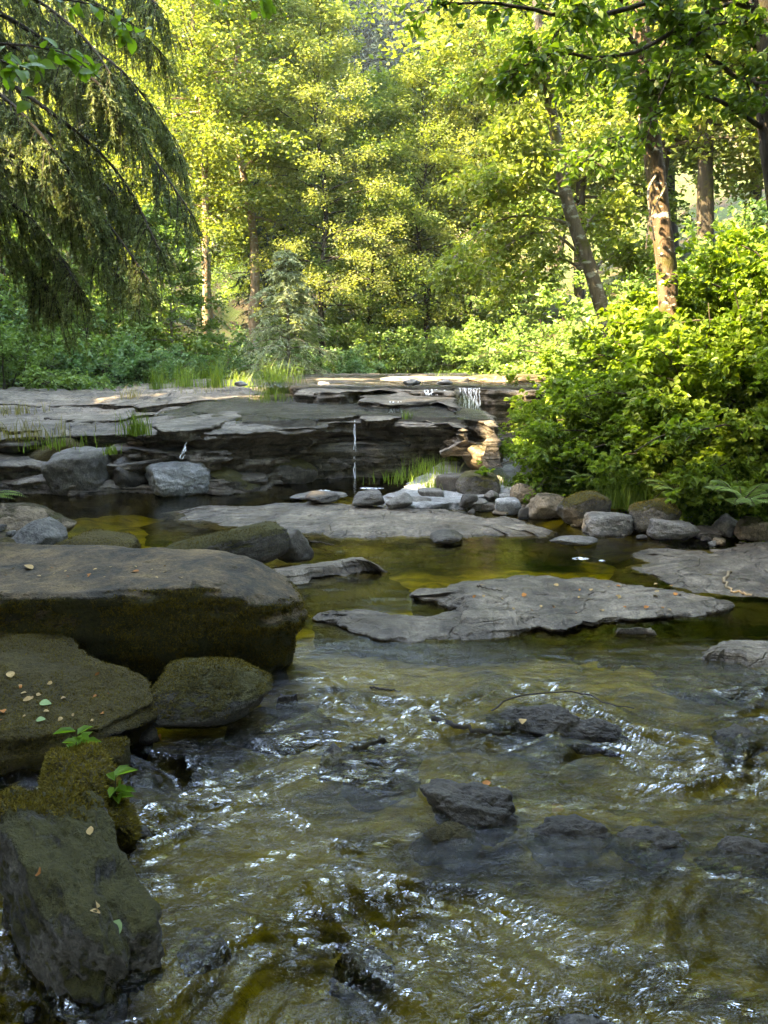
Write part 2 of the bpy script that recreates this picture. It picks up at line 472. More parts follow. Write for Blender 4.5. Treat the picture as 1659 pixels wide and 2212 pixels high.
# ================================================================== SETTING
# ------------------------------------------------------------------ terrain
YL = np.array([-40, 0, 1.5, 2.2, 3.0, 3.6, 4.3, 5.0, 6.0, 7.0, 8.0, 9.5, 11, 14, 20, 24, 30, 60])
XL = np.array([-2.2, -2.2, -2.2, -2.2, -2.2, -2.1, -1.9, -1.6, -2.2, -3.2, -4.6, -5.6, -7, -9, -9, -4, -2, -2])
YR = np.array([-40, 0, 3, 5, 6.5, 7.2, 7.6, 8.1, 8.6, 10, 12, 14, 20, 24, 30, 60])
XR = np.array([3.4, 3.2, 3.0, 3.4, 3.9, 3.7, 3.2, 2.2, 1.7, 2.2, 2.8, 3.2, 3.0, 3, 3, 3])

def ground_z(x, y):
    xl = np.interp(y, YL, XL); xr = np.interp(y, YR, XR)
    P = np.stack([x, y, np.zeros_like(x)], -1)
    wob = 0.25 * fbm(P, 0.9, 3, 2)
    dl = xl - x + wob; dr = x - xr + wob
    inside = np.minimum(-dl, -dr)
    z = -(0.26 - 0.13 * ss(5.0, 4.0, y)) * ss(0.0, 0.7, inside) + 0.07 * fbm(P, 1.7, 4, 5) * ss(0, 0.5, inside)
    # banks
    zl = 0.22 * ss(0, 0.5, dl) + 0.10 * np.clip(dl, 0, 5) + 0.62 * np.clip(dl - 4.5, 0, 18) * ss(4.0, 8.0, dl)
    nearr = ss(14.0, 9.0, y)
    zr = 0.12 * ss(0, 0.5, dr) + 0.62 * np.clip(dr - 0.35, 0, 3.2) + 0.42 * np.clip(dr - 3.5, 0, 40)
    z = z + zl + zr + 0.12 * fbm(P, 0.5, 4, 9) * ss(0.3, 2.0, np.maximum(dl, dr))
    # terrace above the falls and the hillside far behind
    up = ss(19.0, 21.0, y)
    z = z + up * (0.95 + 0.03 * np.clip(y - 20, 0, 20)) + 0.62 * np.clip(y - 42, 0, 200) * (0.9 + 0.25 * fbm(P, 0.02, 2, 4))
    return z

def axis(spec):
    out = []
    for a, b, s in spec: out.append(np.arange(a, b, s))
    out.append([spec[-1][1]])
    return np.concatenate(out)

gx = axis([(-140, -30, 6), (-30, -10, 1.0), (-10, -4, 0.25), (-4, 4.5, 0.06), (4.5, 10, 0.25), (10, 30, 1.0), (30, 140, 6)])
gy = axis([(-60, -10, 5), (-10, 0, 0.8), (0, 1.2, 0.12), (1.2, 9, 0.06), (9, 24, 0.3), (24, 60, 1.2), (60, 170, 6)])
GX, GY = np.meshgrid(gx, gy)
GZ = ground_z(GX.ravel(), GY.ravel())
mb = MB()
nxg, nyg = len(gx), len(gy)
idx = np.arange(nxg * nyg).reshape(nyg, nxg)
def gridF(idx):
    return np.stack([idx[:-1, :-1], idx[:-1, 1:], idx[1:, 1:], idx[1:, :-1]], -1).reshape(-1, 4)
mb.add(np.stack([GX.ravel(), GY.ravel(), GZ], -1), gridF(idx))
tag(mb.build('ground', M['ground']), kind='structure')

def gz(x, y):
    return float(ground_z(np.array([float(x)]), np.array([float(y)]))[0])

# ------------------------------------------------------------------ stream surface
def wave_h(x, y):
    P = np.stack([x, y, np.zeros_like(x)], -1)
    rap = ss(4.2, 2.9, y + 0.35 * fbm(P, 0.8, 2, 3))
    mid = ss(6.2, 5.0, y) * 0.25
    patch = 0.42 + 0.8 * ss(-0.3, 0.45, fbm(P * np.array([0.7, 1.7, 1]), 1.0, 3, 8))
    band = np.exp(-((y - 6.3) / 0.22) ** 2) * ss(-1.4, -0.9, x) * ss(1.4, 0.7, x)
    A = (0.0012 + 0.0035 * mid + 0.037 * rap * (1 + 0.35 * ss(0.9, -0.3, x)) + 0.008 * band) * patch
    W = P.copy()
    W[:, 0] += 0.35 * fbm(P, 1.1, 2, 11); W[:, 1] += 0.3 * fbm(P, 1.3, 2, 12)
    h1 = fbm(W * np.array([2.4, 7.5, 1]), 1.0, 3, 1, 0.5)
    h2 = fbm(W * np.array([7, 17, 1]), 1.0, 2, 6, 0.6)
    rid = 1 - 2 * np.abs(h1)
    swell = 0.02 * rap * fbm(P, 1.2, 2, 20)
    return A * (0.8 * h1 + 0.7 * rid + 0.45 * h2) + swell

wx = axis([(-8, -2.2, 0.09), (-2.2, 2.8, 0.016), (2.8, 6.0, 0.09)])
wy = axis([(-6, 1.1, 0.3), (1.1, 4.4, 0.014), (4.4, 6.5, 0.03), (6.5, 11.5, 0.08)])
WX, WY = np.meshgrid(wx, wy)
WZ = wave_h(WX.ravel(), WY.ravel())
mb = MB(); idx = np.arange(WX.size).reshape(WX.shape)
mb.add(np.stack([WX.ravel(), WY.ravel(), WZ], -1), gridF(idx))
tag(mb.build('stream_water', M['water']), kind='structure')

# ------------------------------------------------------------------ rock builders
def outline_of(pts, n=360, rough=0.05, seed=0):
    """closed, densely sampled, roughened plan outline"""
    pts = np.asarray(pts, float)
    if len(pts) > 2 and np.sum(pts[:, 0] * np.roll(pts[:, 1], -1) - np.roll(pts[:, 0], -1) * pts[:, 1]) < 0:
        pts = pts[::-1]
    c = np.vstack([pts, pts[:1]])
    seg = np.linalg.norm(np.diff(c, axis=0), axis=1); s = np.concatenate([[0], np.cumsum(seg)])
    t = np.linspace(0, s[-1], n, endpoint=False)
    P = np.stack([np.interp(t, s, c[:, 0]), np.interp(t, s, c[:, 1])], -1)
    for _ in range(3):
        P = 0.25 * np.roll(P, 1, 0) + 0.5 * P + 0.25 * np.roll(P, -1, 0)
    T = np.roll(P, -1, 0) - np.roll(P, 1, 0); Nn = norm(np.stack([T[:, 1], -T[:, 0]], -1))
    Q = np.stack([P[:, 0], P[:, 1], np.full(n, seed * 3.3)], -1)
    d = rough * fbm(Q, 2.2, 5, seed + 1, 0.6)
    return P + Nn * d[:, None], Nn

def slab_mesh(pts, ztop, thick, undercut=0.08, rough=0.05, bumpy=0.02, n=360, seed=0, inner=14, edge=0.05, dome=0.0, steps=0.0, chisel=0.0):
    """a plate of rock: plan outline, roughened rim, undercut side, uneven top; ztop is a number or f(x, y)"""
    P, Nn = outline_of(pts, n, rough, seed)
    zf = ztop if callable(ztop) else (lambda x, y: np.full(len(x), float(ztop)))
    c = P.mean(0)
    d = P - c; ax = np.linalg.svd(d, full_matrices=False)[2][0]
    L = np.percentile(np.abs(d @ ax), 80) * 0.75
    tpar = np.clip(d @ ax, -L, L) * 0.8
    C = c + tpar[:, None] * ax
    rings = []
    side = [(-undercut, -1.0), (-undercut * 0.9, -0.7), (-undercut * 0.45, -0.42), (-undercut * 0.1, -0.22), (0.0, -0.1), (-edge * 0.2, -0.03), (-edge * 0.7, 0.0)]
    so = np.array(side); ts = np.linspace(0, 1, 18)
    side = list(zip(np.interp(ts, np.linspace(0, 1, 7), so[:, 0]), np.interp(ts, np.linspace(0, 1, 7), so[:, 1])))
    for off, zz in side:
        Q = P + Nn * off
        rings.append(np.stack([Q[:, 0], Q[:, 1], zf(Q[:, 0], Q[:, 1]) + zz * thick], -1))
    for k in range(1, inner + 1):
        f = (k / inner) ** 0.85
        Q = (P - Nn * edge) * (1 - f) + C * f
        rings.append(np.stack([Q[:, 0], Q[:, 1], zf(Q[:, 0], Q[:, 1]) + dome * min(1.0, f * 2.2) ** 0.7], -1))
    V = np.array(rings); R = len(rings)
    flat = V.reshape(-1, 3).copy()
    k = np.repeat(np.arange(R), n)
    amp = np.where(k >= len(side), 1.0, 0.35)
    nz = fbm(flat, 1.6, 5, seed + 2, 0.55)
    if steps > 0:
        q = fbm(flat * np.array([0.5, 1.3, 0.2]), 1.1, 4, seed + 4) * 2.5
        fr = q - np.floor(q)
        nz = nz + (np.floor(q) + ss(0.42, 0.58, fr)) * steps / max(bumpy, 1e-6) * ss(0, 3, (k - len(side)).astype(float))
    flat[:, 2] += bumpy * nz * amp
    lat = fbm(flat * np.array([1, 1, 4.5]), 2.2, 5, seed + 3, 0.6)
    lay = flat[:, 2] * 11 + 1.5 * fbm(flat, 0.8, 3, seed + 6); lay = ss(0.25, 0.75, lay - np.floor(lay)) - 0.5
    nn = np.tile(Nn, (R, 1)); s = ss(len(side) - 1.0, len(side) - 6.0, k.astype(float))
    ld = (lat * max(abs(undercut) * 0.55, 0.05) + chisel * lay) * s
    flat[:, 0] += nn[:, 0] * ld; flat[:, 1] += nn[:, 1] * ld
    i = np.arange(R - 1)[:, None] * n; j = np.arange(n)[None, :]; j2 = (j + 1) % n
    F = np.stack([i + j, i + j2, i + n + j2, i + n + j], -1).reshape(-1, 4)
    mb = MB(); mb.add(flat, F)
    return mb

_ico = {}
def ico(sub):
    if sub not in _ico:
        bm = bmesh.new(); bmesh.ops.create_icosphere(bm, subdivisions=sub, radius=1)
        _ico[sub] = (np.array([v.co[:] for v in bm.verts]), np.array([[v.index for v in f.verts] for f in bm.faces]))
        bm.free()
    return _ico[sub]

def boulder_mesh(dims, seed, sub=5, facets=12, sharp=9.0, boxy=0.0, lumps=0.07, fine=0.02, rot=0.0, tilt=(0, 0)):
    """faceted, weathered stone that fills the box dims (full width, depth, height), centred on the origin"""
    D, F = ico(sub); r_ = np.random.default_rng(seed)
    nrm = norm(r_.normal(size=(facets, 3))); off = r_.uniform(0.72, 1.0, facets)
    if boxy > 0:
        bx = np.array([[1, 0, 0], [-1, 0, 0], [0, 1, 0], [0, -1, 0], [0, 0, 1], [0, 0, -1.0]])
        bx = norm(bx + r_.normal(size=bx.shape) * 0.12)
        nrm = np.vstack([nrm, bx]); off = np.concatenate([off + boxy * 0.35, np.full(6, 0.78)])
    dp = np.clip(D @ nrm.T, 0, None) / off
    rad = (np.sum(dp ** sharp, 1) + 1e-6) ** (-1 / sharp)
    rad = np.minimum(rad, 1.25)
    V = D * rad[:, None]
    V *= (1 + lumps * fbm(D, 1.6, 3, seed) + fine * 1.6 * fbm(D, 5.0, 6, seed + 0.5, 0.62))[:, None]
    lo, hi = V.min(0), V.max(0)
    V = (V - (lo + hi) / 2) / (hi - lo)
    V = V * np.array(dims)
    Rm = np.array(Matrix.Rotation(rot, 3, 'Z') @ Matrix.Rotation(tilt[0], 3, 'X') @ Matrix.Rotation(tilt[1], 3, 'Y'))
    V = V @ Rm.T
    mb = MB(); mb.add(V, F)
    return mb

def boulder(label, box, mat, seed, zb=0.0, depth=None, cat='boulder', group=None, name='boulder', sink=0.18, y0=None, **kw):
    """box: the stone's outline in the frame (left, right, top, base); it stands where its base line meets height zb"""
    u0, u1, vt, vb = box
    p = at((u0 + u1) / 2, vb, zb) if y0 is None else aty((u0 + u1) / 2, vb, y0)
    dist = p[1] * math.cos(PITCH) + (CAM[2] - p[2]) * math.sin(PITCH)
    w = (u1 - u0) / FOC * dist
    dp = depth if depth else w * 0.85
    yc = p[1] + dp * 0.42
    w *= yc / p[1]
    xc = (ray((u0 + u1) / 2, vb)[0] / ray((u0 + u1) / 2, vb)[1]) * yc
    ytop = p[1] + dp * 0.45
    d = ray((u0 + u1) / 2, vt)
    ztop = CAM[2] + d[2] * ytop / d[1]
    h = max(0.03, ztop - p[2]); hs = h * (1 + sink)
    me = boulder_mesh((w, dp, hs), seed, **kw)
    o = me.build(name, M[mat])
    o.location = (xc, yc, p[2] + h - hs / 2)
    tag(o, label, cat, group)
    return o

def moss_fuzz(o, n, length, seed, mat='moss_blade', zmin=-0.2, cut=0.0, freq=4.0, ay=None, zmax=2.0, ymin=-99):
    """short moss shoots growing in patches on a stone, as one part of it"""
    me = o.data; nv = len(me.vertices); r_ = np.random.default_rng(seed)
    co = np.empty(nv * 3); me.vertices.foreach_get('co', co); co = co.reshape(-1, 3)
    k = me.polygons[0].loop_total; lo = np.empty(len(me.loops), np.int32); me.loops.foreach_get('vertex_index', lo); Fc = lo.reshape(-1, k)
    T_ = Fc[:, :3] if k == 3 else np.concatenate([Fc[:, [0, 1, 2]], Fc[:, [0, 2, 3]]])
    A0, A1, A2 = co[T_[:, 0]], co[T_[:, 1]], co[T_[:, 2]]
    cr_ = np.cross(A1 - A0, A2 - A0); ar = np.linalg.norm(cr_, axis=1); fn = norm(cr_); w = (A0 + A1 + A2) / 3 + np.array(o.location)
    m = fbm(w, freq, 4, seed) + 0.35 * fn[:, 2]
    pr = ar * ((m > cut) & (fn[:, 2] > zmin) & (fn[:, 2] < zmax) & (w[:, 1] > ymin) & (w[:, 2] > 0.05)) * (ay is None or 1)
    if ay is not None: pr = pr * (w[:, 1] < ay) * (np.abs(w[:, 0]) < 2.2)
    if pr.sum() <= 0: return
    f = r_.choice(len(T_), n, p=pr / pr.sum()); b1 = r_.uniform(size=(n, 1)); b2 = r_.uniform(size=(n, 1)); fl = b1 + b2 > 1; b1 = np.where(fl, 1 - b1, b1); b2 = np.where(fl, 1 - b2, b2)
    pos = A0[f] + (A1[f] - A0[f]) * b1 + (A2[f] - A0[f]) * b2 - fn[f] * 0.003
    nr = fn; i = f
    ax = nr[i] * 0.8 + r_.normal(size=(n, 3)) * 0.55 - np.array([0, 0, 0.25])
    A = norm(ax); S = norm(np.cross(A, r_.normal(size=(n, 3)))); L = (length * r_.uniform(0.4, 1.2, n))[:, None]; W = L * 0.22
    V = np.stack([pos - S * W, pos + S * W, pos + A * L], 1).reshape(-1, 3)
    mb = MB(); mb.add(V, np.arange(n)[:, None] * 3 + np.array([0, 1, 2]))
    c = mb.build('moss', M[mat], o, smooth=False); c['kind'] = 'stuff'

def px_outline(pts, z):
    return [tuple(at(u, v, z)[:2]) for u, v in pts]

# ------------------------------------------------------------------ the stepped sandstone ledge
ledge = None
def main_z(x, y):
    return 0.735 + 0.030 * (y - 9.7) + 0.030 * np.clip(x, -6, 2) + 0.03 * np.sin(x * 1.3 + y * 0.4)

def layer(pts, ztop, thick, mat='ledge', **kw):
    global ledge
    kw.setdefault('chisel', 0.016)
    mb = slab_mesh(pts, ztop, thick, **kw)
    if ledge is None:
        ledge = mb.build('rock_ledge', M[mat]); tag(ledge, kind='structure'); return ledge
    return mb.build('rock_layer', M[mat], ledge)

# recessed lower rock behind the overhang
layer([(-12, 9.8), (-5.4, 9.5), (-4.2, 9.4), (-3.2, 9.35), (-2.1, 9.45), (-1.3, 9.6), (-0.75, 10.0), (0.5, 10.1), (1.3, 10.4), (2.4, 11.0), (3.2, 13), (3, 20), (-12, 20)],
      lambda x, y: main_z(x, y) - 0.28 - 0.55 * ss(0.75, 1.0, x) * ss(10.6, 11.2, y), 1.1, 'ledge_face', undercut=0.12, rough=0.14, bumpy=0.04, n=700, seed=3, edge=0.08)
front = [(-90, 965, .5), (0, 958, .52), (80, 946, .56), (150, 937, .6), (235, 940, .6), (300, 957, .56), (380, 950, .58), (465, 964, .54), (560, 948, .6),
         (640, 936, .64), (688, 932, .66), (702, 917, .71), (760, 906, .74), (830, 905, .745), (905, 912, .735), (985, 916, .73), (1003, 930, .7)]
fp = [tuple(at(u, v, z)[:2]) for u, v, z in front]
layer(fp + [(0.98, 10.6), (0.95, 12), (0.9, 14), (0.6, 19.6), (-5, 19.8), (-10, 19.5), (-12, 16), (-9, 11.5)], main_z, 0.34, 'ledge',
      undercut=0.22, rough=0.09, bumpy=0.035, n=900, seed=5, inner=46, edge=0.06, steps=0.03)
layer([(-5.6, 9.1), (-4.6, 9.0), (-4.0, 9.12), (-3.4, 9.02), (-2.7, 9.16), (-2.1, 9.05), (-1.6, 9.3), (-1.15, 9.62), (-1.2, 10.4), (-5.6, 10.4)],
      lambda x, y: 0.33 + 0.05 * np.sin(x * 2.1) + 0.06 * (y - 9), 0.3, 'ledge', undercut=0.10, rough=0.12, bumpy=0.04, n=420, seed=61)
layer([(-5.8, 8.95), (-4.8, 8.85), (-4.1, 8.98), (-3.3, 8.86), (-2.5, 8.98), (-1.9, 8.9), (-1.4, 9.25), (-1.2, 9.7), (-5.8, 9.8)],
      lambda x, y: 0.12 + 0.06 * np.sin(x * 3.1 + 1) + 0.08 * (y - 9), 0.35, 'ledge', undercut=-0.12, rough=0.14, bumpy=0.05, n=420, seed=62)
low = [(240, 972), (330, 976), (480, 979), (575, 964), (660, 945), (690, 940)]
layer(px_outline(low, .46) + [(-0.6, 10.2), (-3.4, 10.2)], lambda x, y: 0.47 + 0.03 * (y - 9), 0.5, 'ledge', undercut=0.2, rough=0.08, bumpy=0.03, n=420, seed=8)
up_left = [(-120, 868), (60, 868), (225, 871), (310, 880), (420, 876), (510, 871), (560, 862), (640, 850)]
layer(px_outline(up_left, .76) + [(-1.6, 18.5), (-5, 19.9), (-10, 19.5), (-12, 16)], lambda x, y: main_z(x, y) + 0.07 - 0.012 * (y - 13), 0.12, 'ledge',
      undercut=0.05, rough=0.16, bumpy=0.04, n=700, seed=12, inner=26, steps=0.03)
layer(px_outline([(322, 920), (360, 929), (410, 931), (465, 924), (528, 909), (500, 903), (430, 905), (350, 912)], .72), lambda x, y: main_z(x, y) + 0.07, 0.14, 'ledge',
      undercut=0.06, rough=0.08, bumpy=0.02, n=260, seed=14)
layer(px_outline([(640, 845), (740, 848), (830, 840), (930, 844), (980, 847), (992, 838), (1040, 841), (1150, 844), (1290, 846)], 1.0) + [(4.2, 16), (3.4, 20.5), (-2.5, 20.5)],
      lambda x, y: 1.0 + 0.006 * (y - 13) + 0 * x, 0.75, 'ledge', undercut=0.14, rough=0.1, bumpy=0.03, n=700, seed=17, inner=26, steps=0.02)
layer(px_outline([(770, 866), (840, 869), (866, 868), (930, 867), (970, 862), (985, 876), (985, 862), (960, 850), (900, 846), (800, 852)], .9),
      lambda x, y: 0.9 + 0.03 * (y - 11.3) - 0.06 * np.clip(x - 0.9, 0, 1), 0.24, 'ledge', undercut=0.12, rough=0.06, bumpy=0.025, n=360, seed=19, steps=0.015)
layer(px_outline([(905, 882), (950, 893), (985, 902), (1030, 910), (1062, 914), (1066, 926), (1072, 905), (1050, 890), (1000, 880), (940, 874)], .77),
      lambda x, y: 0.79 + 0.0 * x, 0.45, 'ledge', undercut=0.1, rough=0.06, bumpy=0.03, n=300, seed=23)
for k, (u0, u1, v0, v1, z) in enumerate([(600, 700, 868, 878, .86), (700, 800, 876, 886, .85), (560, 760, 890, 900, .8), (640, 830, 858, 866, .92), (90, 330, 898, 912, .66),
                                         (-60, 200, 915, 930, .62), (420, 640, 884, 894, .78), (760, 860, 892, 901, .8)]):
    layer(px_outline([(u0, v0 + 3), ((u0 * 2 + u1) / 3, v1), ((u0 + 2 * u1) / 3, v1 - 1), (u1, (v0 + v1) / 2), ((u0 + 2 * u1) / 3, v0 - 3), ((u0 * 2 + u1) / 3, v0 - 4)], z),
          (lambda x, y: main_z(x, y) + 0.05), 0.10, 'ledge', undercut=0.05, rough=0.12, bumpy=0.02, n=220, seed=40 + k)

# thin water running over the ledge
fx = np.arange(-3.4, 1.3, 0.035); fy = np.arange(9.55, 13.4, 0.045)
FX, FY = np.meshgrid(fx, fy)
x_, y_ = FX.ravel(), FY.ravel()
fz_ = main_z(x_, y_) + 0.062 + 0.012 * fbm(np.stack([x_ * 3, y_ * 8, 0 * x_], -1), 1.0, 3, 5)
lim = np.interp(x_, [p[0] for p in fp], [p[1] for p in fp]) + 0.05
left = np.interp(y_, [9.5, 10.5, 11.5, 13.4], [-1.6, -2.4, -3.0, -2.6])
fz_ = fz_ - 0.1 * ss(0.0, 0.5, left - x_ + 0.3 * fbm(np.stack([x_, y_, 0 * x_], -1), 1.5, 3, 7)) - 0.6 * (y_ < lim)
keep = (y_ >= lim)
idx = np.arange(FX.size).reshape(FX.shape)
F_ = gridF(idx); F_ = F_[keep[F_].all(1)]
mb = MB(); mb.add(np.stack([x_, y_, fz_], -1), F_)
tag(mb.build('upper_stream_water', M['film']), kind='structure')
fx = np.arange(-2.2, 3.0, 0.06); fy = np.arange(12.9, 19, 0.08)
FX, FY = np.meshgrid(fx, fy); x_, y_ = FX.ravel(), FY.ravel()
lip = px_outline([(640, 845), (740, 848), (830, 840), (930, 844), (980, 847), (992, 838), (1040, 841), (1150, 844), (1290, 846)], 1.0)
lim = np.interp(x_, [p[0] for p in lip], [p[1] for p in lip]) + 0.1
keep = y_ > lim
idx = np.arange(FX.size).reshape(FX.shape); F_ = gridF(idx); F_ = F_[keep[F_].all(1)]
mb = MB(); mb.add(np.stack([x_, y_, 1.035 + 0.006 * (y_ - 13) + 0.012 * fbm(np.stack([x_ * 3, y_ * 6, 0 * x_], -1), 1.0, 3, 6)], -1), F_)
tag(mb.build('upper_pool_water', M['film']), kind='structure')

# ------------------------------------------------------------------ waterfalls
def fall(label, u0, u1, vt, vb, y, strands, seed, spread=0.0):
    r_ = np.random.default_rng(seed)
    root_p = aty((u0 + u1) / 2, vb, y)
    root = empty('waterfall', root_p)
    tag(root, label, 'waterfall')
    for k in range(strands):
        u = u0 + (u1 - u0) * ((k + 0.5) / strands + r_.uniform(-0.3, 0.3) / strands)
        a = aty(u, vt + r_.uniform(-1, 1), y); b = aty(u + r_.uniform(-2, 2), vb, y)
        w = (u1 - u0) / FOC * y / strands * r_.uniform(0.5, 1.0)
        n = 14; t = np.linspace(0, 1, n)
        cx = a[0] + (b[0] - a[0]) * t + 0.008 * np.cumsum(r_.normal(size=n)) ; cz = a[2] + (b[2] - a[2]) * t
        cyy = y + 0.10 - 0.16 * np.sqrt(t) + r_.uniform(-0.02, 0.02)
        ww = w * (0.55 + 0.45 * t + 0.25 * r_.normal(size=n)).clip(0.2, 2)
        L = np.stack([cx - ww / 2, cyy, cz], -1); R = np.stack([cx + ww / 2, cyy, cz], -1); C_ = np.stack([cx, cyy - 0.25 * ww, cz], -1)
        V = np.concatenate([L, C_, R]) - root_p
        i = np.arange(n - 1)
        F = np.concatenate([np.stack([i, i + n, i + n + 1, i + 1], -1), np.stack([i + n, i + 2 * n, i + 2 * n + 1, i + n + 1], -1)])
        mb = MB(); mb.add(V, F); mb.build('strand', M['fall'], root)
    return root

yf = at(1015, 840, 1.0)[1] - 0.12
fall('small white waterfall pouring off the far right end of the upper ledge', 992, 1038, 838, 902, yf, 15, 1)
fall('two thin threads of water falling into the dark recess of the ledge', 762, 766, 908, 1032, at(765, 906, .74)[1] - 0.14, 2, 2)
fall('little white cascade over the low middle step of the ledge', 842, 868, 868, 898, at(855, 868, .9)[1] - 0.05, 5, 3)
fall('short white trickle over the upper ledge left of the waterfall', 915, 962, 842, 853, at(940, 844, 1.0)[1] - 0.05, 7, 4)
fall('thin trickle over the low lip above the pale boulder', 395, 402, 958, 990, at(398, 965, .54)[1] - 0.08, 2, 5)

# ------------------------------------------------------------------ boulders
B = boulder
mbb = boulder_mesh((0.34, 0.86, 0.44), 11, sub=6, facets=12, sharp=9, boxy=0.04, lumps=0.16, fine=0.04, rot=math.radians(38), tilt=(math.radians(12), math.radians(10)))
o = mbb.build('boulder', M['half_moss']); o.location = (-0.91, 2.0, 0.06)
tag(o, 'long grey boulder with a mossy brown crown, nearest in the lower left corner', 'boulder')
mbb = boulder_mesh((0.36, 0.52, 0.40), 27, sub=5, facets=9, sharp=8, lumps=0.12, rot=math.radians(25), tilt=(0, math.radians(18)))
o = mbb.build('boulder', M['moss_rock']); o.location = (-1.0, 2.42, 0.06)
tag(o, 'arched shaggy mossy boulder just behind the long grey one', 'boulder')
B('small upright mossy stump-shaped stone beside a seedling', (195, 281, 1605, 1712), 'moss_rock', 31, depth=0.17, boxy=0.8, sharp=12)
B('small dark wet stone at the foot of the arched mossy boulder', (262, 328, 1785, 1838), 'dark_rock', 33)
B('little black wet stone in the rapids by the left bank', (285, 352, 1672, 1712), 'dark_rock', 34)
B('flat grey wet stone under the overhang of the rounded mossy boulder', (300, 345, 1570, 1612), 'dark_rock', 35, zb=0.0)
# brown mossy block with fallen leaves
pts = [(-2.3, 2.7), (-1.5, 2.72), (-1.1, 2.86), (-0.93, 3.06), (-1.05, 3.2), (-1.25, 3.3), (-1.5, 3.5), (-2.3, 3.6)]
mb = slab_mesh(pts, lambda x, y: 0.20 + 0.10 * np.clip((y - 2.9) / 0.5, 0, 1) - 0.05 * np.clip((x + 1.4) / 0.4, 0, 1), 0.46, undercut=0.10, rough=0.06, bumpy=0.04, n=420, seed=50, inner=22, edge=0.035)
tag(mb.build('boulder', M['moss_rock']), 'brown mossy block strewn with fallen leaves at the left edge', 'boulder')
B('rounded boulder with a mossy top and black wet underside in the left rapids', (326, 594, 1425, 1602), 'half_moss', 41, depth=0.46, facets=7, sharp=7, lumps=0.05, sub=6)
# the big slab
pts = [(-3.2, 3.45), (-2.2, 3.5), (-1.5, 3.55), (-0.95, 3.62), (-0.6, 3.72), (-0.43, 3.9), (-0.5, 4.08), (-0.75, 4.22), (-1.1, 4.3), (-1.8, 4.4), (-3.2, 4.5)]
def slab_top(x, y):
    return 0.49 - 0.17 * np.clip((x + 1.0) / 0.6, 0, 1) ** 2 + 0.03 * np.clip((y - 3.6) / 0.6, 0, 1)
mb = slab_mesh(pts, slab_top, 0.66, undercut=0.10, rough=0.05, bumpy=0.025, n=620, seed=60, inner=26, edge=0.025)
M['slab_rock'] = rock_mat('mossy_slab_rock', (0.05, 0.042, 0.03), (0.27, 0.18, 0.085), moss=0.86, slope=-0.62, wet_z=0.03, moss_dark=(0.03, 0.026, 0.008), moss_light=(0.15, 0.13, 0.028))
tag(mb.build('rock_slab', M['slab_rock']), 'massive mossy brown rock slab jutting from the left bank', 'rock slab')
# stones piled behind the slab
B('smooth round grey boulder resting behind the big mossy slab', (20, 150, 1122, 1222), 'grey_rock', 70, y0=5.0, depth=0.36, facets=5, sharp=5, lumps=0.03)
B('tan boulder with a mossy top behind the round grey boulder', (-60, 176, 1084, 1190), 'tan_rock', 72, y0=5.7, depth=0.6, facets=10, sharp=9)
B('mossy hump-shaped stone right of the round grey boulder', (125, 302, 1148, 1228), 'moss_rock', 74, y0=5.05, depth=0.4, boxy=0.4)
B('low angular grey stone leaning on the mossy hump', (198, 366, 1192, 1240), 'half_moss', 76, y0=4.8, depth=0.3, boxy=0.5, sharp=12)
B('small mossy stone at the left edge above the slab', (-30, 44, 1162, 1216), 'moss_rock', 77, y0=4.85)
B('small grey wedge stone between the round boulder and the mossy hump', (116, 160, 1190, 1222), 'grey_rock', 78, y0=4.75, sharp=12)
# tilted log-shaped boulder
mbb = boulder_mesh((0.95, 0.34, 0.30), 80, sub=6, facets=8, sharp=7, boxy=0.5, lumps=0.05, rot=math.radians(14), tilt=(0, math.radians(-13)))
o = mbb.build('boulder', M['half_moss']); o.location = tuple(aty(490, 1192, 5.62)); 
tag(o, 'long tilted log-shaped boulder with moss along its back in midstream', 'boulder')
B('dark angular rock at the high end of the log-shaped boulder', (588, 680, 1138, 1214), 'dark_rock', 82, zb=0.05, depth=0.35, sharp=14, y0=5.75)
B('flat brown stone in the shallows below the log-shaped boulder', (545, 632, 1266, 1300), 'tan_rock', 83, depth=0.25, boxy=0.5)
# at the foot of the falls
B('pale grey boulder rising from the pool at the foot of the ledge', (314, 462, 992, 1058), 'pale_rock', 90, y0=8.75, depth=0.8, sink=0.55, rot=0.3, facets=9, sharp=9, boxy=0.2, sub=6)
B('dark sloping ridge of rock right of the pale boulder', (430, 570, 1008, 1056), 'half_moss', 91, y0=8.95, depth=0.6, sink=0.6, tilt=(0, 0.18))
B('wet grey lump of rock at the left foot of the ledge', (105, 245, 970, 1056), 'grey_rock', 92, y0=8.8, depth=0.9, sink=0.4, boxy=0.3, facets=8, sharp=7)
B('wet rounded rock between the pale boulder and the grey lump', (228, 345, 965, 1054), 'dark_rock', 93, y0=9.0, depth=0.9, sink=0.4, facets=8)
B('mossy dark buttress of rock at the far left of the pool', (50, 205, 938, 1050), 'moss_rock', 94, depth=0.8)
B('dark rock under the lip at the left edge of the pool', (-60, 80, 960, 1052), 'dark_rock', 95, depth=0.9)
B('dark rock under the middle of the ledge lip', (455, 690, 962, 1050), 'half_moss', 96, depth=0.7, y0=9.55)
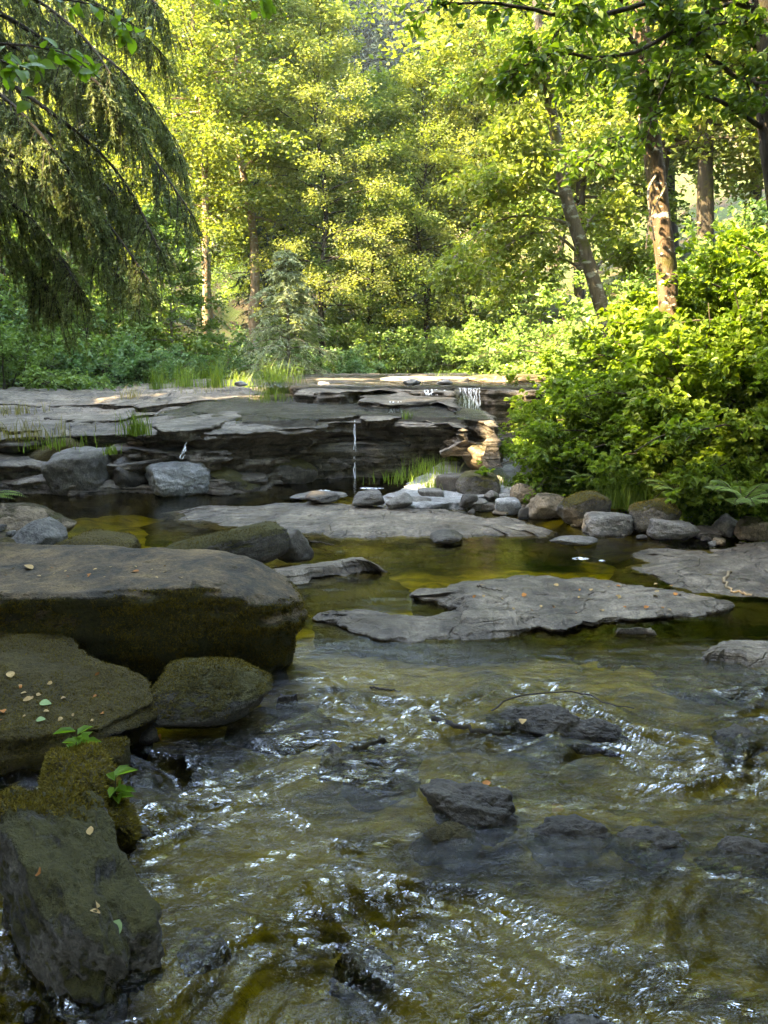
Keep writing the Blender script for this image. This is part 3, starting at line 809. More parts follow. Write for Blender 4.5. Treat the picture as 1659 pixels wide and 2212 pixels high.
# right bank boulders
R = [
 ('long brown-topped boulder on the right bank', (1138, 1242, 1066, 1124), 'tan_rock'),
 ('big mossy domed boulder on the right bank beside the brown-topped one', (1200, 1313, 1062, 1139), 'half_moss'),
 ('smooth grey boulder at the water in front of the mossy domed one', (1258, 1362, 1106, 1158), 'grey_rock'),
 ('large moss-capped boulder in the middle of the right bank', (1354, 1468, 1076, 1158), 'half_moss'),
 ('rounded grey boulder at the water, right of the moss-capped one', (1396, 1496, 1119, 1167), 'grey_rock'),
 ('flat-faced grey stone between two boulders at the waterline', (1295, 1358, 1124, 1157), 'grey_rock'),
 ('light grey pointed stone behind the smooth grey boulder', (1264, 1316, 1096, 1126), 'pale_rock'),
 ('mossy boulder half hidden under the shrubs on the right bank', (1378, 1458, 1048, 1086), 'half_moss'),
 ('light grey boulder at the left end of the right bank stones', (1068, 1126, 1076, 1112), 'pale_rock'),
 ('orange-brown boulder poking out under the left of the shrubs', (1100, 1156, 1042, 1084), 'tan_rock'),
 ('big grey boulder with moss on its right side by the gravel riffle', (975, 1078, 1019, 1074), 'half_moss'),
 ('dark grey boulder left of the big one by the gravel riffle', (938, 998, 1024, 1069), 'dark_rock'),
 ('pale flat-topped stone at the near edge of the gravel riffle', (832, 892, 1066, 1099), 'grey_rock'),
 ('grey stone right of the pale flat-topped one', (878, 932, 1074, 1101), 'grey_rock'),
 ('grey stone with a flat back near the big riffle boulder', (992, 1032, 1067, 1094), 'dark_rock'),
 ('round grey stone in the row below the big riffle boulder', (1006, 1060, 1075, 1106), 'grey_rock'),
 ('dark low stone at the front of the riffle stones', (1034, 1072, 1085, 1106), 'dark_rock'),
 ('low grey stone behind the front row of riffle stones', (902, 958, 1056, 1079), 'grey_rock'),
 ('small grey stone tucked below the big riffle boulder', (1045, 1078, 1058, 1080), 'grey_rock'),
 ('dark stone wedged left of the long brown-topped boulder', (1118, 1142, 1094, 1122), 'dark_rock'),
 ('low grey stone in the shade near the right edge of the bank', (1490, 1558, 1138, 1164), 'dark_rock'),
 ('grey boulder in deep shade near the right edge', (1538, 1598, 1112, 1160), 'grey_rock'),
 ('dark mossy boulder in the shade under the right shrubs', (1512, 1578, 1094, 1134), 'moss_rock'),
 ('mossy boulder deep in the shadow of the right shrubs', (1534, 1600, 1060, 1096), 'moss_rock'),
 ('dark wedge stone left of the riffle in the pool', (660, 735, 1063, 1086), 'dark_rock'),
 ('pale grey stone at the left end of the riffle stones', (760, 832, 1060, 1094), 'grey_rock'),
 ('rough brown boulder at the right edge of the bank', (1585, 1659, 1118, 1170), 'tan_rock'),
 ('small pale stone right of the moss-capped boulder', (1478, 1506, 1108, 1128), 'pale_rock'),
]
for k, (lab, bx, mt) in enumerate(R):
    B(lab, bx, mt, 200 + k, zb=0.0 if bx[3] > 1100 else 0.06, facets=8 + k % 5, sharp=7 + k % 6, boxy=0.15 * (k % 3), sub=5 if bx[1] - bx[0] > 60 else 4, group='boulders along the right bank')
B('thin flat slab stone lying in the pool before the right bank', (1186, 1296, 1158, 1180), 'grey_rock', 260, depth=0.3, name='flat_stone', cat='stone')
B('wet flat dark stone in the middle of the stream', (928, 1003, 1147, 1176), 'dark_rock', 261, depth=0.3, name='flat_stone', cat='stone')
B('long flat pale stone at the left of the riffle', (625, 752, 1064, 1082), 'grey_rock', 262, depth=0.4, name='flat_stone', cat='stone')
B('small round dark rock on the wet ledge, left of a pair', (532, 590, 886, 898), 'dark_rock', 263, y0=10.9, depth=0.3, name='stone', cat='stone')
B('small round dark rock on the wet ledge, right of a pair', (602, 646, 885, 899), 'dark_rock', 264, y0=10.9, depth=0.3, name='stone', cat='stone')
B('flat grey bar of rock behind the upper ledge', (820, 1010, 812, 836), 'grey_rock', 265, y0=15.2, depth=1.2, boxy=0.3, name='boulder', cat='boulder')
B('sunlit orange bar of rock at the right behind the upper ledge', (1003, 1185, 808, 834), 'tan_rock', 266, y0=15.0, depth=1.2, boxy=0.3, name='boulder', cat='boulder')
B('rock at the head of the gravel riffle, sunlight put into its orange', (1000, 1085, 955, 990), 'tan_rock', 267, y0=9.15, depth=0.6, sink=1.3, name='boulder', cat='boulder')  # tan rock colour stands in for the sun on this stone
B('dark brown decaying log behind the ledge, under the hemlock', (655, 835, 816, 840), 'dark_rock', 268, y0=15.8, depth=0.5, boxy=0.2, name='fallen_log', cat='log')
for (u, v, w, k) in [(520, 832, 30, 1), (700, 832, 26, 2), (745, 836, 22, 3), (890, 830, 40, 4), (960, 829, 36, 5)]:
    B(['', 'pale stone on the ledge behind the grass', 'small pale stone left of the dark log on the ledge', 'small pale stone at the water on the upper ledge',
       'pale stone in front of the flat grey rock bar', 'yellowish stone at the right end of the flat grey rock bar'][k], (u - w / 2, u + w / 2, v - w * 0.3, v + 2), 'pale_rock', 280 + k, y0=13.8, name='stone', cat='stone', sub=4)

# cobbles of the gravel riffle and of the right bank
cob = [boulder_mesh((1, 0.85, 0.6), 300 + k, sub=3, facets=7, sharp=7).mesh('cobble') for k in range(6)]
mats = ['grey_rock', 'dark_rock', 'grey_rock', 'pale_rock', 'tan_rock', 'grey_rock']
for me, mt in zip(cob, mats): me.materials.append(M[mt])
def cobbles(n, poly, zb, smin, smax, label, group, seed):
    r_ = np.random.default_rng(seed); k = 0
    us = [p[0] for p in poly]; vs = [p[1] for p in poly]
    while k < n:
        u = r_.uniform(min(us), max(us)); v = r_.uniform(min(vs), max(vs))
        ins = False; j = len(poly) - 1
        for i in range(len(poly)):
            if (vs[i] > v) != (vs[j] > v) and u < (us[j] - us[i]) * (v - vs[i]) / (vs[j] - vs[i]) + us[i]: ins = not ins
            j = i
        if not ins: continue
        p = at(u, v, zb); s = r_.uniform(smin, smax) * r_.uniform(0.7, 1.2)
        o = bpy.data.objects.new('cobble', cob[int(r_.integers(6))]); col.objects.link(o)
        o.location = (p[0], p[1], max(gz(p[0], p[1]), zb - 0.05) + s * 0.18); o.scale = (s, s, s * r_.uniform(0.7, 1.1)); o.rotation_euler = (r_.uniform(-.2, .2), r_.uniform(-.2, .2), r_.uniform(0, 6.28))
        tag(o, label, 'cobble', group); k += 1
cobbles(70, [(830, 1100), (940, 1050), (1090, 1050), (1140, 1100), (1070, 1112), (900, 1108)], 0.03, 0.06, 0.16, 'small loose cobble among the stones of the gravel riffle', 'cobbles of the gravel riffle', 1)
cobbles(60, [(1130, 1125), (1200, 1095), (1420, 1070), (1640, 1080), (1659, 1165), (1500, 1168), (1350, 1150)], 0.05, 0.05, 0.14, 'small loose cobble between the boulders of the right bank', 'cobbles of the right bank', 2)
cobbles(26, [(0, 1225), (0, 1130), (120, 1120), (360, 1180), (400, 1235)], 0.25, 0.05, 0.12, 'small loose cobble among the boulders behind the mossy slab', 'cobbles of the left bank', 3)
cobbles(22, [(0, 2212), (0, 1700), (200, 1690), (260, 1900), (200, 2150)], 0.0, 0.04, 0.1, 'small dark cobble in the gaps of the lower left boulders', 'cobbles at the lower left', 4)

for o in [x for x in col.objects if x.parent is None and x.get('label')]:
    lb = o['label']
    if lb.startswith('long grey boulder'): moss_fuzz(o, 9000, 0.017, 1, cut=0.1, zmin=0.1, ymin=2.08)
    elif lb.startswith('arched shaggy'): moss_fuzz(o, 12000, 0.018, 2, cut=-0.2)
    elif lb.startswith('small upright mossy'): moss_fuzz(o, 3500, 0.012, 3, cut=0.1)
    elif lb.startswith('brown mossy block'): moss_fuzz(o, 42000, 0.012, 4, cut=-0.15, ay=3.6)
    elif lb.startswith('rounded boulder with a mossy'): moss_fuzz(o, 18000, 0.012, 5, cut=0.02, zmin=0.05)
    elif lb.startswith('massive mossy'): moss_fuzz(o, 46000, 0.016, 6, cut=-0.38, zmin=-0.9, zmax=0.6, ay=4.2)
    elif lb.startswith('mossy hump'): moss_fuzz(o, 4000, 0.014, 7, cut=0.0)
    elif lb.startswith('long tilted log'): moss_fuzz(o, 6000, 0.014, 8, cut=0.2, zmin=0.2)
    elif lb.startswith('big mossy domed') or lb.startswith('large moss-capped'): moss_fuzz(o, 3500, 0.016, 9, cut=0.2, zmin=0.2)
# ------------------------------------------------------------------ flat bedrock in the stream
def flat(label, pts, z, thick, seed, mat='bedrock', bumpy=0.03, rough=0.10, steps=0.012, n=520, undercut=-0.22, tilt=0.0, inner=26, dome=0.05):
    P = px_outline(pts, z); c = np.mean(P, 0); z = z - dome * 0.75; thick = min(thick, 0.2)
    mb = slab_mesh(P, (lambda x, y: z + tilt * (y - c[1])) if tilt else z, thick, undercut=undercut, rough=rough, bumpy=bumpy, n=n, seed=seed, inner=inner, edge=0.04, steps=steps, dome=dome)
    return tag(mb.build('bedrock_shelf', M[mat]), label, 'rock shelf', 'flat bedrock shelves in the stream')
flat('broad pale bedrock shelf between the pool and the riffle stones', [(370, 1098), (480, 1088), (620, 1084), (760, 1082), (900, 1092), (1010, 1104), (1120, 1118), (1190, 1140), (1185, 1152), (1060, 1150), (930, 1158), (700, 1158), (560, 1148), (470, 1132), (400, 1115)], 0.032, 0.25, 301, rough=0.12, bumpy=0.03, steps=0.012, n=700, inner=30)
flat('large grey bedrock island with a thick dark front edge', [(880, 1272), (960, 1264), (1060, 1240), (1130, 1232), (1290, 1245), (1400, 1262), (1500, 1274), (1570, 1288), (1545, 1304), (1480, 1312), (1390, 1322), (1240, 1342), (1070, 1362), (990, 1352), (1000, 1318), (985, 1300), (940, 1285)], 0.05, 0.3, 302, rough=0.09, bumpy=0.03, n=800, inner=34, undercut=0.03, dome=0.025)
flat('low bedrock tongue running left from the large island', [(675, 1322), (700, 1308), (790, 1308), (900, 1316), (990, 1306), (1060, 1330), (1050, 1356), (1000, 1358), (830, 1362), (760, 1344)], 0.045, 0.25, 303, rough=0.08, undercut=0.0, dome=0.03)
flat('grey bedrock shelf at the right edge with a curved root on it', [(1385, 1188), (1440, 1177), (1540, 1176), (1640, 1166), (1820, 1160), (1900, 1290), (1700, 1285), (1600, 1276), (1500, 1270), (1440, 1238), (1378, 1216), (1412, 1204)], 0.042, 0.3, 304, rough=0.07, n=600, inner=30)
flat('small bedrock hump at the right edge below the large island', [(1500, 1408), (1560, 1384), (1660, 1377), (1780, 1380), (1800, 1436), (1620, 1432), (1540, 1420)], 0.04, 0.25, 305)
flat('narrow grey shelf behind the big mossy slab', [(470, 1254), (560, 1226), (640, 1212), (740, 1208), (850, 1214), (830, 1226), (720, 1238), (640, 1250), (560, 1262), (500, 1264)], 0.045, 0.25, 306)
def awash(label, u0, u1, vt, vb, top, mat, seed, rot=0.0, **kw):
    a_, b_ = at((u0 + u1) / 2, vb, 0.01), at((u0 + u1) / 2, vt, top)
    w = (u1 - u0) / FOC * (a_[1] * math.cos(PITCH) + 1.6 * math.sin(PITCH)); dp = max(0.12, b_[1] - a_[1])
    mb = boulder_mesh((w, dp, top + 0.10), seed, sub=6, facets=kw.get('facets', 22), sharp=14, lumps=0.16, fine=0.035, rot=rot)
    o = mb.build('river_rock', M[mat]); o.location = ((a_[0] + b_[0]) / 2, (a_[1] + b_[1]) / 2, (top - 0.10) / 2)
    return tag(o, label, 'rock', 'rocks awash in the rapids')
awash('dark rough rock breaking the surface in the middle rapids', 1045, 1290, 1498, 1585, 0.075, 'dark_rock', 307, -0.15)
awash('low dark rock at the right of the rough one in the middle rapids', 1210, 1365, 1540, 1592, 0.05, 'dark_rock', 317, -0.25)
awash('humped dark rock with a leaf on it in the near rapids', 895, 1125, 1676, 1785, 0.085, 'dark_rock', 308, -0.3)
awash('dark rock bar right of the humped rock in the near rapids', 1130, 1330, 1738, 1828, 0.05, 'dark_rock', 309, -0.15)
awash('low black rock joining the rock bar to the right edge', 1300, 1490, 1765, 1832, 0.035, 'dark_rock', 319, -0.2)
awash('small weedy dark rock below the humped rock', 880, 1050, 1765, 1822, 0.04, 'moss_rock', 310, 0.1)
awash('dark rock ledge in the rapids at the right edge', 1500, 1720, 1795, 1860, 0.04, 'dark_rock', 311)
awash('grey stone just awash at the bottom edge of the stream', 1165, 1350, 2140, 2250, 0.03, 'grey_rock', 312, -0.4)
awash('small dark stone in the left rapids below the rounded boulder', 690, 760, 1600, 1640, 0.02, 'dark_rock', 320)
awash('low dark stone in the rapids at the right edge', 1540, 1680, 1560, 1610, 0.03, 'dark_rock', 321)
awash('dark wet stone off the nose of the long grey boulder', 380, 500, 1990, 2060, 0.03, 'dark_rock', 322, 0.3)
awash('dark wet stone low in the bottom centre rapids', 700, 860, 2010, 2110, 0.02, 'dark_rock', 323, 0.2)

flat('small pale flat rock awash below the large island', [(1315, 1360), (1370, 1352), (1430, 1360), (1400, 1368), (1340, 1367)], 0.02, 0.15, 313, rough=0.02, n=200)
flat('weedy ridge of rock awash in the left rapids', [(745, 1610), (800, 1590), (840, 1585), (820, 1605), (770, 1622)], 0.012, 0.15, 314, mat='moss_rock', rough=0.02, n=200)
flat('low dark rock at the foot of the big mossy slab', [(590, 1505), (640, 1498), (650, 1508), (610, 1515)], 0.02, 0.15, 315, mat='dark_rock', rough=0.02, n=200)
# gravel riffle bar beside the falls
P = px_outline([(838, 1062), (900, 1038), (960, 1005), (1000, 985), (1080, 968), (1180, 962), (1250, 1000), (1180, 1050), (1000, 1075), (900, 1085)], 0.12)
mb = slab_mesh(P, lambda x, y: 0.08 + 0.07 * np.clip(y - 8.2, 0, 3), 0.5, undercut=-0.15, rough=0.08, bumpy=0.03, n=420, seed=330, inner=26)
tag(mb.build('gravel_bar', M['pale_rock']), kind='structure')

# foam patches, partly sky glints painted white
mb = MB()
for (u, v, w, h, s) in [(1255, 1207, 34, 6, 1), (420, 1057, 34, 3, 4), (800, 1055, 50, 3, 14), (1300, 1212, 16, 3, 2), (700, 1060, 24, 3, 17), (1015, 1000, 40, 4, 5)]:
    th = np.linspace(0, 2 * np.pi, 28, endpoint=False)
    rr = 1 + 0.35 * fbm(np.stack([np.cos(th), np.sin(th), 0 * th + s], -1), 1.6, 3, s)
    rim = np.array([at(u + w / 2 * a * math.cos(t), v + h / 2 * a * math.sin(t), 0.0) for t, a in zip(th, rr)])
    c = at(u, v, 0.0)
    V = np.vstack([c[None], rim * 0.5 + c * 0.5, rim])
    V[:, 2] = wave_h(V[:, 0], V[:, 1]) + 0.006; V[1 + 28:, 2] -= 0.004
    a_ = np.arange(28); b_ = (a_ + 1) % 28
    mb.add(V, np.stack([0 * a_, 1 + a_, 1 + b_], -1)); mb.add(np.zeros((0, 3)), np.zeros((0, 4)))
    off = mb.n - len(V)
    mb.F.setdefault(4, []).append(np.stack([1 + a_, 29 + a_, 29 + b_, 1 + b_], -1) + off)
tag(mb.build('foam_glint', M['foam_glint']), 'white foam patches on the stream, partly sky glints painted white', kind='stuff')

# ================================================================== PLANTS
def leaf_geo(pos, axis_, nrm, L, W, form='simple', fold=0.25):
    """one small folded leaf blade per row"""
    n = len(pos); A = norm(axis_); Nn = norm(nrm - A * np.sum(nrm * A, -1, keepdims=True)); S = np.cross(A, Nn)
    L = np.broadcast_to(L, n)[:, None]; W = np.broadcast_to(W, n)[:, None]
    if form == 'needle':
        V = np.stack([pos - S * W * 0.5, pos + S * W * 0.5, pos + A * L], 1)
        return V.reshape(-1, 3), (np.arange(n)[:, None] * 3 + np.array([0, 1, 2]))
    if form == 'simple':
        V = np.stack([pos, pos + A * L * 0.5 + S * W * 0.5 + Nn * W * fold, pos + A * L - Nn * L * 0.08, pos + A * L * 0.5 - S * W * 0.5 + Nn * W * fold], 1)
        i = np.arange(n)[:, None] * 4
        return V.reshape(-1, 3), np.concatenate([i + np.array([0, 1, 2]), i + np.array([0, 2, 3])])
    V = np.stack([pos, pos + A * L * 0.25 + S * W * 0.42 + Nn * W * fold, pos + A * L * 0.66 + S * W * 0.4 + Nn * W * fold * 0.8, pos + A * L - Nn * L * 0.15,
                  pos + A * L * 0.66 - S * W * 0.4 + Nn * W * fold * 0.8, pos + A * L * 0.25 - S * W * 0.42 + Nn * W * fold], 1)
    i = np.arange(n)[:, None] * 6
    return V.reshape(-1, 3), np.concatenate([i + np.array([0, 1, 2, 3]), i + np.array([0, 3, 4, 5])])

def rnd_unit(r_, n):
    return norm(r_.normal(size=(n, 3)))

def leaf_spray(mb, r_, P, D, nper, L, form, spread, flat_=0.6, wr=0.62, tri=False, droop=0.15):
    """leaves along twigs: P (m, k, 3) twig points, D (m, 3) twig directions"""
    m, k, _ = P.shape
    tw = r_.integers(0, m, nper * m); s = r_.uniform(0.1, 1.0, nper * m) * (k - 1); i = np.minimum(s.astype(int), k - 2); f = (s - i)[:, None]
    pos = P[tw, i] * (1 - f) + P[tw, i + 1] * f
    pos = pos + r_.normal(size=pos.shape) * spread
    ax = D[tw] * 0.5 + rnd_unit(r_, len(pos)) * 0.9; ax[:, 2] = ax[:, 2] * 0.5 - droop
    nm = rnd_unit(r_, len(pos)) * (1 - flat_) + np.array([0, 0, 1.0]) * flat_
    ll = L * r_.uniform(0.65, 1.25, len(pos))
    if tri:
        ax = norm(ax); nm = norm(nm); side = np.cross(ax, nm)
        for a in (-1, 0, 1):
            V, F = leaf_geo(pos, ax + side * a * 1.2, nm, ll * (1 if a == 0 else 0.8), ll * wr, form); mb.add(V, F)
    else:
        V, F = leaf_geo(pos, ax, nm, ll, ll * wr, form); mb.add(V, F)

def twigs_from(r_, path, n, length, s0=0.2, up=0.1, k=4, jitter=0.5):
    """twigs leaving a limb; returns (n, k, 3) points and (n, 3) directions"""
    s = r_.uniform(s0, 1.0, n) * (len(path) - 1); i = np.minimum(s.astype(int), len(path) - 2); f = (s - i)[:, None]
    st = path[i] * (1 - f) + path[i + 1] * f
    T = norm(path[i + 1] - path[i])
    side = norm(np.cross(T, np.array([0, 0, 1.0])) + 1e-4) * r_.choice([-1, 1], n)[:, None]
    D = norm(T * 0.6 + side * r_.uniform(0.4, 1.1, n)[:, None] + r_.normal(size=(n, 3)) * jitter * 0.5 + np.array([0, 0, up]))
    L = length * r_.uniform(0.5, 1.15, n) * (1.15 - 0.55 * s / (len(path) - 1))
    t = np.linspace(0, 1, k)
    P = st[:, None, :] + D[:, None, :] * (L[:, None] * t[None, :])[:, :, None]
    P[:, :, 2] -= 0.18 * (L[:, None] * t[None, :] ** 2)
    return P, D

def add_twigs(mb, P, r):
    m, k, _ = P.shape
    for q in range(m):
        V, F = tube(P[q], np.linspace(r, r * 0.25, k), 3); mb.add(V, F)

def limb_path(r_, start, az, el, length, droop, n=7, wob=0.06):
    t = np.linspace(0, 1, n)
    d = np.array([math.cos(az) * math.cos(el), math.sin(az) * math.cos(el), math.sin(el)])
    P = start + d[None] * (t * length)[:, None]
    P[:, 2] -= droop * length * t ** 2
    P[1:] += np.cumsum(r_.normal(size=(n - 1, 3)) * wob * length / n, axis=0)
    return P

def broadleaf(r_, path, r0, r1, limbs=40, t0=0.3, lmax=3.0, twigs=14, nper=22, leaf=0.1, form='simple', el=(0.1, 0.9), droop=0.25, tw_len=0.8, spread=0.06, flat_=0.55,
              seg=9, twig_tubes=False, azlim=None, prof=None, wob=0.06, wr=0.62):
    """trunk path -> (trunk mesh, branch mesh, crown mesh)"""
    tr = MB(); br = MB(); cr = MB()
    path = np.asarray(path); n = len(path)
    Rr = np.linspace(r0, r1, n) * (1 + 0.08 * r_.normal(size=n))
    Rr[0] *= 1.25
    V, F = tube(path, Rr, seg)
    V = V + (0.05 * r0 * fbm(V, 6, 3, 1))[:, None] * norm(V - np.repeat(path, seg, 0))
    tr.add(V, F)
    for k in range(limbs):
        t = t0 + (1 - t0) * (k + r_.uniform(0, 1)) / limbs
        i = min(int(t * (n - 1)), n - 2); f = t * (n - 1) - i
        st = path[i] * (1 - f) + path[i + 1] * f
        az = k * 2.39996 + r_.uniform(-0.4, 0.4)
        if azlim: az = r_.uniform(*azlim)
        q = (t - t0) / (1 - t0)
        pf = prof(q) if prof else (0.35 + 1.5 * q * (1 - q) + 0.3 * (1 - q))
        L = lmax * pf * r_.uniform(0.7, 1.15)
        e = el[0] + (el[1] - el[0]) * q + r_.uniform(-0.15, 0.15)
        lp = limb_path(r_, st, az, e, L, droop, wob=wob)
        rb = max(0.008, min(Rr[i] * 0.5, 0.018 * L))
        V, F = tube(lp, np.linspace(rb, rb * 0.2, len(lp)), 5); br.add(V, F)
        P, D = twigs_from(r_, lp, twigs, tw_len * L / lmax + 0.15)
        if twig_tubes: add_twigs(br, P, 0.006)
        leaf_spray(cr, r_, P, D, nper, leaf, form, spread, flat_, wr)
    return tr, br, cr

def plant(name, loc, parts, label, cat, group=None):
    root = empty(name, loc)
    tag(root, label, cat, group)
    for nm, mb, mt in parts:
        if mb.n:
            o = mb.build(nm, M[mt], root, smooth=(nm in ('trunk', 'branches', 'limb', 'stem', 'stems')))
            if nm in ('crown', 'foliage', 'needles', 'blades', 'leaves', 'branches', 'stems'): o['kind'] = 'stuff'
    return root

def place(proto, loc, rz, sc, label, group, used):
    o = proto if not used else copy_tree(proto)
    o.location = loc; o.rotation_euler = (0, 0, rz); o.scale = sc if hasattr(sc, '__len__') else (sc, sc, sc)
    o['label'] = label; o['group'] = group
    return o

# ------------------------------------------------------------------ alders of the sunlit background
r_ = np.random.default_rng(21)
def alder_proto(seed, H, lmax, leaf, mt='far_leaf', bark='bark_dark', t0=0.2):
    r_ = np.random.default_rng(seed)
    path = spline([(0, 0, -0.4), (0.28, 0.1, H * 0.25), (-0.15, 0.15, H * 0.5), (0.2, 0.0, H * 0.72), (-0.1, 0.1, H)], 24)
    tr, br, cr = broadleaf(r_, path, H * 0.011, 0.02, limbs=64, t0=t0, lmax=lmax, twigs=21, nper=31, leaf=leaf, droop=0.3, tw_len=1.3, spread=0.13, flat_=0.5)
    return plant('alder_tree', (0, 0, 0), [('trunk', tr, bark), ('branches', br, bark), ('crown', cr, mt)], 'x', 'tree')
protos = [alder_proto(100 + k, 11.0 + k, 3.8, (0.115, 0.1, 0.13, 0.105)[k], ('mid_leaf', 'far_leaf', 'far_leaf', 'pale_leaf')[k]) for k in range(4)]
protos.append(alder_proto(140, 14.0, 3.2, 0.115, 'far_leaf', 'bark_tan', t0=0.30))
usedp = [False] * 5
ALD = [  # frame x of the foot, distance, height factor, which
 (455, 23.4, 0.95, 4, 'sunlit alder with a pale trunk, left of the pair behind the hemlock'),
 (545, 24.2, 1.05, 4, 'tall sunlit alder with a pale trunk, right of the pair behind the hemlock'),
 (330, 28, 0.95, 2, 'sunlit alder at the left behind the drooping spruce boughs'),
 (700, 23.6, 0.7, 3, 'low rounded alder in the centre left of the background'),
 (600, 33, 1.05, 2, 'tall alder standing far behind the hemlock'),
 (800, 24.8, 0.72, 0, 'small sunlit alder below the gap that shows the far hill'),
 (905, 24.6, 0.72, 1, 'bright alder with a ragged top right of the gap'),
 (1010, 25, 0.78, 3, 'bright yellow-green alder in the centre right background'),
 (1110, 27, 1.45, 2, 'alder behind the upper part of the leaning tree'),
 (1240, 25, 1.4, 0, 'sunlit alder right behind the leaning tree'),
 (1370, 22, 1.4, 1, 'sunlit alder behind the big mossy trunk'),
 (1500, 21, 1.4, 3, 'sunlit alder between the big trunk and the dark trunk'),
 (1640, 19, 1.4, 2, 'sunlit alder at the right edge of the background'),
 (1780, 22, 1.0, 0, 'alder just outside the right edge, its boughs reaching in'),
 (200, 32, 1.0, 1, 'alder glimpsed through the spruce boughs at the left'),
 (60, 27, 0.9, 3, 'alder hidden deep behind the spruce at the left edge'),
 (860, 40, 0.85, 2, 'distant alder in the middle, behind the bright ones'),
 (1180, 38, 1.3, 1, 'distant alder on the right, behind the leaning tree'),
 (1590, 25, 1.3, 1, 'tall alder behind the dark right trunk'),
 (1720, 27, 1.35, 3, 'tall alder on the slope at the right edge'),
 (1430, 29, 1.4, 2, 'tall alder far behind the big mossy trunk'),
 (560, 42, 1.15, 0, 'distant tall alder at the top left of the background'),
]
for k, (u, y, h, q, lab) in enumerate(ALD):
    x = (u - 829.5) / FOC * y
    place(protos[q], (x, y, gz(x, y) - 0.1), r_.uniform(0, 6.28), (h * r_.uniform(0.95, 1.1), h * r_.uniform(0.95, 1.1), h), lab, 'alders of the sunlit background', usedp[q])
    usedp[q] = True

# ------------------------------------------------------------------ shrubs
def shrub_mesh(seed, H, Wd, stems, twigs, nper, leaf, mt, form='oval', tri=False, lean=0.0, droop=0.5, bark='twig', name='shrub', spread=0.05, flat_=0.55, tw_len=0.45, e0=0.55, skirt=0):
    r_ = np.random.default_rng(seed); st = MB(); cr = MB()
    for k in range(stems + skirt):
        low_ = k >= stems
        az = r_.uniform(0, 2 * np.pi); rad = r_.uniform(0, 0.25) * Wd
        start = np.array([rad * math.cos(az), rad * math.sin(az), -0.15])
        e = (r_.uniform(e0, 1.45) if not low_ else r_.uniform(0.05, 0.5))
        L = (H * r_.uniform(0.75, 1.2) if not low_ else Wd * r_.uniform(0.5, 0.95)) / max(0.75, math.sin(e) if not low_ else 1)
        L = min(L, max(H, Wd) * 1.15)
        lp = limb_path(r_, start, az + r_.uniform(-0.5, 0.5), e, L, droop * (0.6 if low_ else 1) * math.cos(e) ** 0.5, n=8, wob=0.08)
        lp[:, 0] += lean * np.linspace(0, 1, 8) ** 2
        V, F = tube(lp, np.linspace(0.014, 0.004, 8), 4); st.add(V, F)
        P, D = twigs_from(r_, lp, twigs, tw_len, s0=0.12, up=0.15)
        leaf_spray(cr, r_, P, D, nper, leaf, form, spread, flat_, 0.66, tri=tri)
    return plant(name, (0, 0, 0), [('stems', st, bark), ('foliage', cr, mt)], 'x', 'shrub')

# right bank: broad-leaved shrubs in front of the big trunk
sp = [shrub_mesh(400, 1.7, 1.5, 26, 9, 17, 0.075, 'maple_leaf', tri=True, name='leafy_shrub', skirt=14),
      shrub_mesh(401, 1.5, 1.3, 24, 9, 17, 0.085, 'maple_leaf', tri=True, name='leafy_shrub', skirt=14),
      shrub_mesh(402, 1.6, 1.4, 26, 9, 17, 0.07, 'maple_leaf', tri=True, name='leafy_shrub', skirt=14)]
us = [False] * 3
RS = [  # frame x, distance, lift above ground, scale
 (1240, 8.8, 0.6, 0, 'leafy shrub arching over the gravel riffle at the left end of the thicket'),
 (1310, 8.6, 0.78, 1, 'leafy shrub behind the brown-topped boulder'),
 (1385, 8.6, 0.85, 2, 'dense leafy shrub in the middle of the right thicket'),
 (1475, 8.3, 0.85, 0, 'leafy shrub above the moss-capped boulder'),
 (1540, 8.3, 1.1, 1, 'shady leafy shrub above the dark mossy boulder'),
 (1660, 7.9, 1.15, 2, 'shady leafy shrub at the right edge of the thicket'),
 (1290, 9.9, 0.85, 2, 'bright leafy shrub at the foot of the leaning tree'),
 (1345, 10.2, 0.85, 0, 'bright leafy shrub between the leaning tree and the big trunk'),
 (1520, 9.4, 0.8, 1, 'bright leafy shrub at the foot of the big mossy trunk'),
 (1560, 10.2, 1.2, 0, 'sunlit leafy shrub right of the big mossy trunk'),
 (1660, 9.8, 1.25, 1, 'sunlit leafy shrub high on the right bank at the frame edge'),
 (1520, 12.2, 1.2, 2, 'sunlit leafy shrub high behind the big mossy trunk'),
 (1640, 12.0, 1.3, 0, 'sunlit leafy shrub at the top of the right bank'),
 (1360, 12.4, 1.2, 1, 'sunlit leafy shrub behind the leaning tree'),
 (1235, 12.2, 0.8, 2, 'sunlit leafy shrub overhanging the waterfall from the right'),
 (1240, 14.5, 1.2, 0, 'sunlit leafy shrub beyond the waterfall on the right bank'),
 (1560, 7.6, 0.55, 0, 'low dark shrub over the stones near the right edge'),
 (1655, 7.2, 0.6, 1, 'low dark shrub at the right edge above the shelf'),
 (1480, 7.9, 0.5, 2, 'low shrub behind the moss-capped boulder'),
 (1760, 9.0, 1.3, 2, 'leafy shrub just past the right edge of the frame'),
]
for k, (u, y, s, q, lab) in enumerate(RS):
    x = (u - 829.5) / FOC * y
    place(sp[q], (x, y, gz(x, y)), r_.uniform(0, 6.28), s, lab, 'shrubs of the right bank thicket', us[q]); us[q] = True

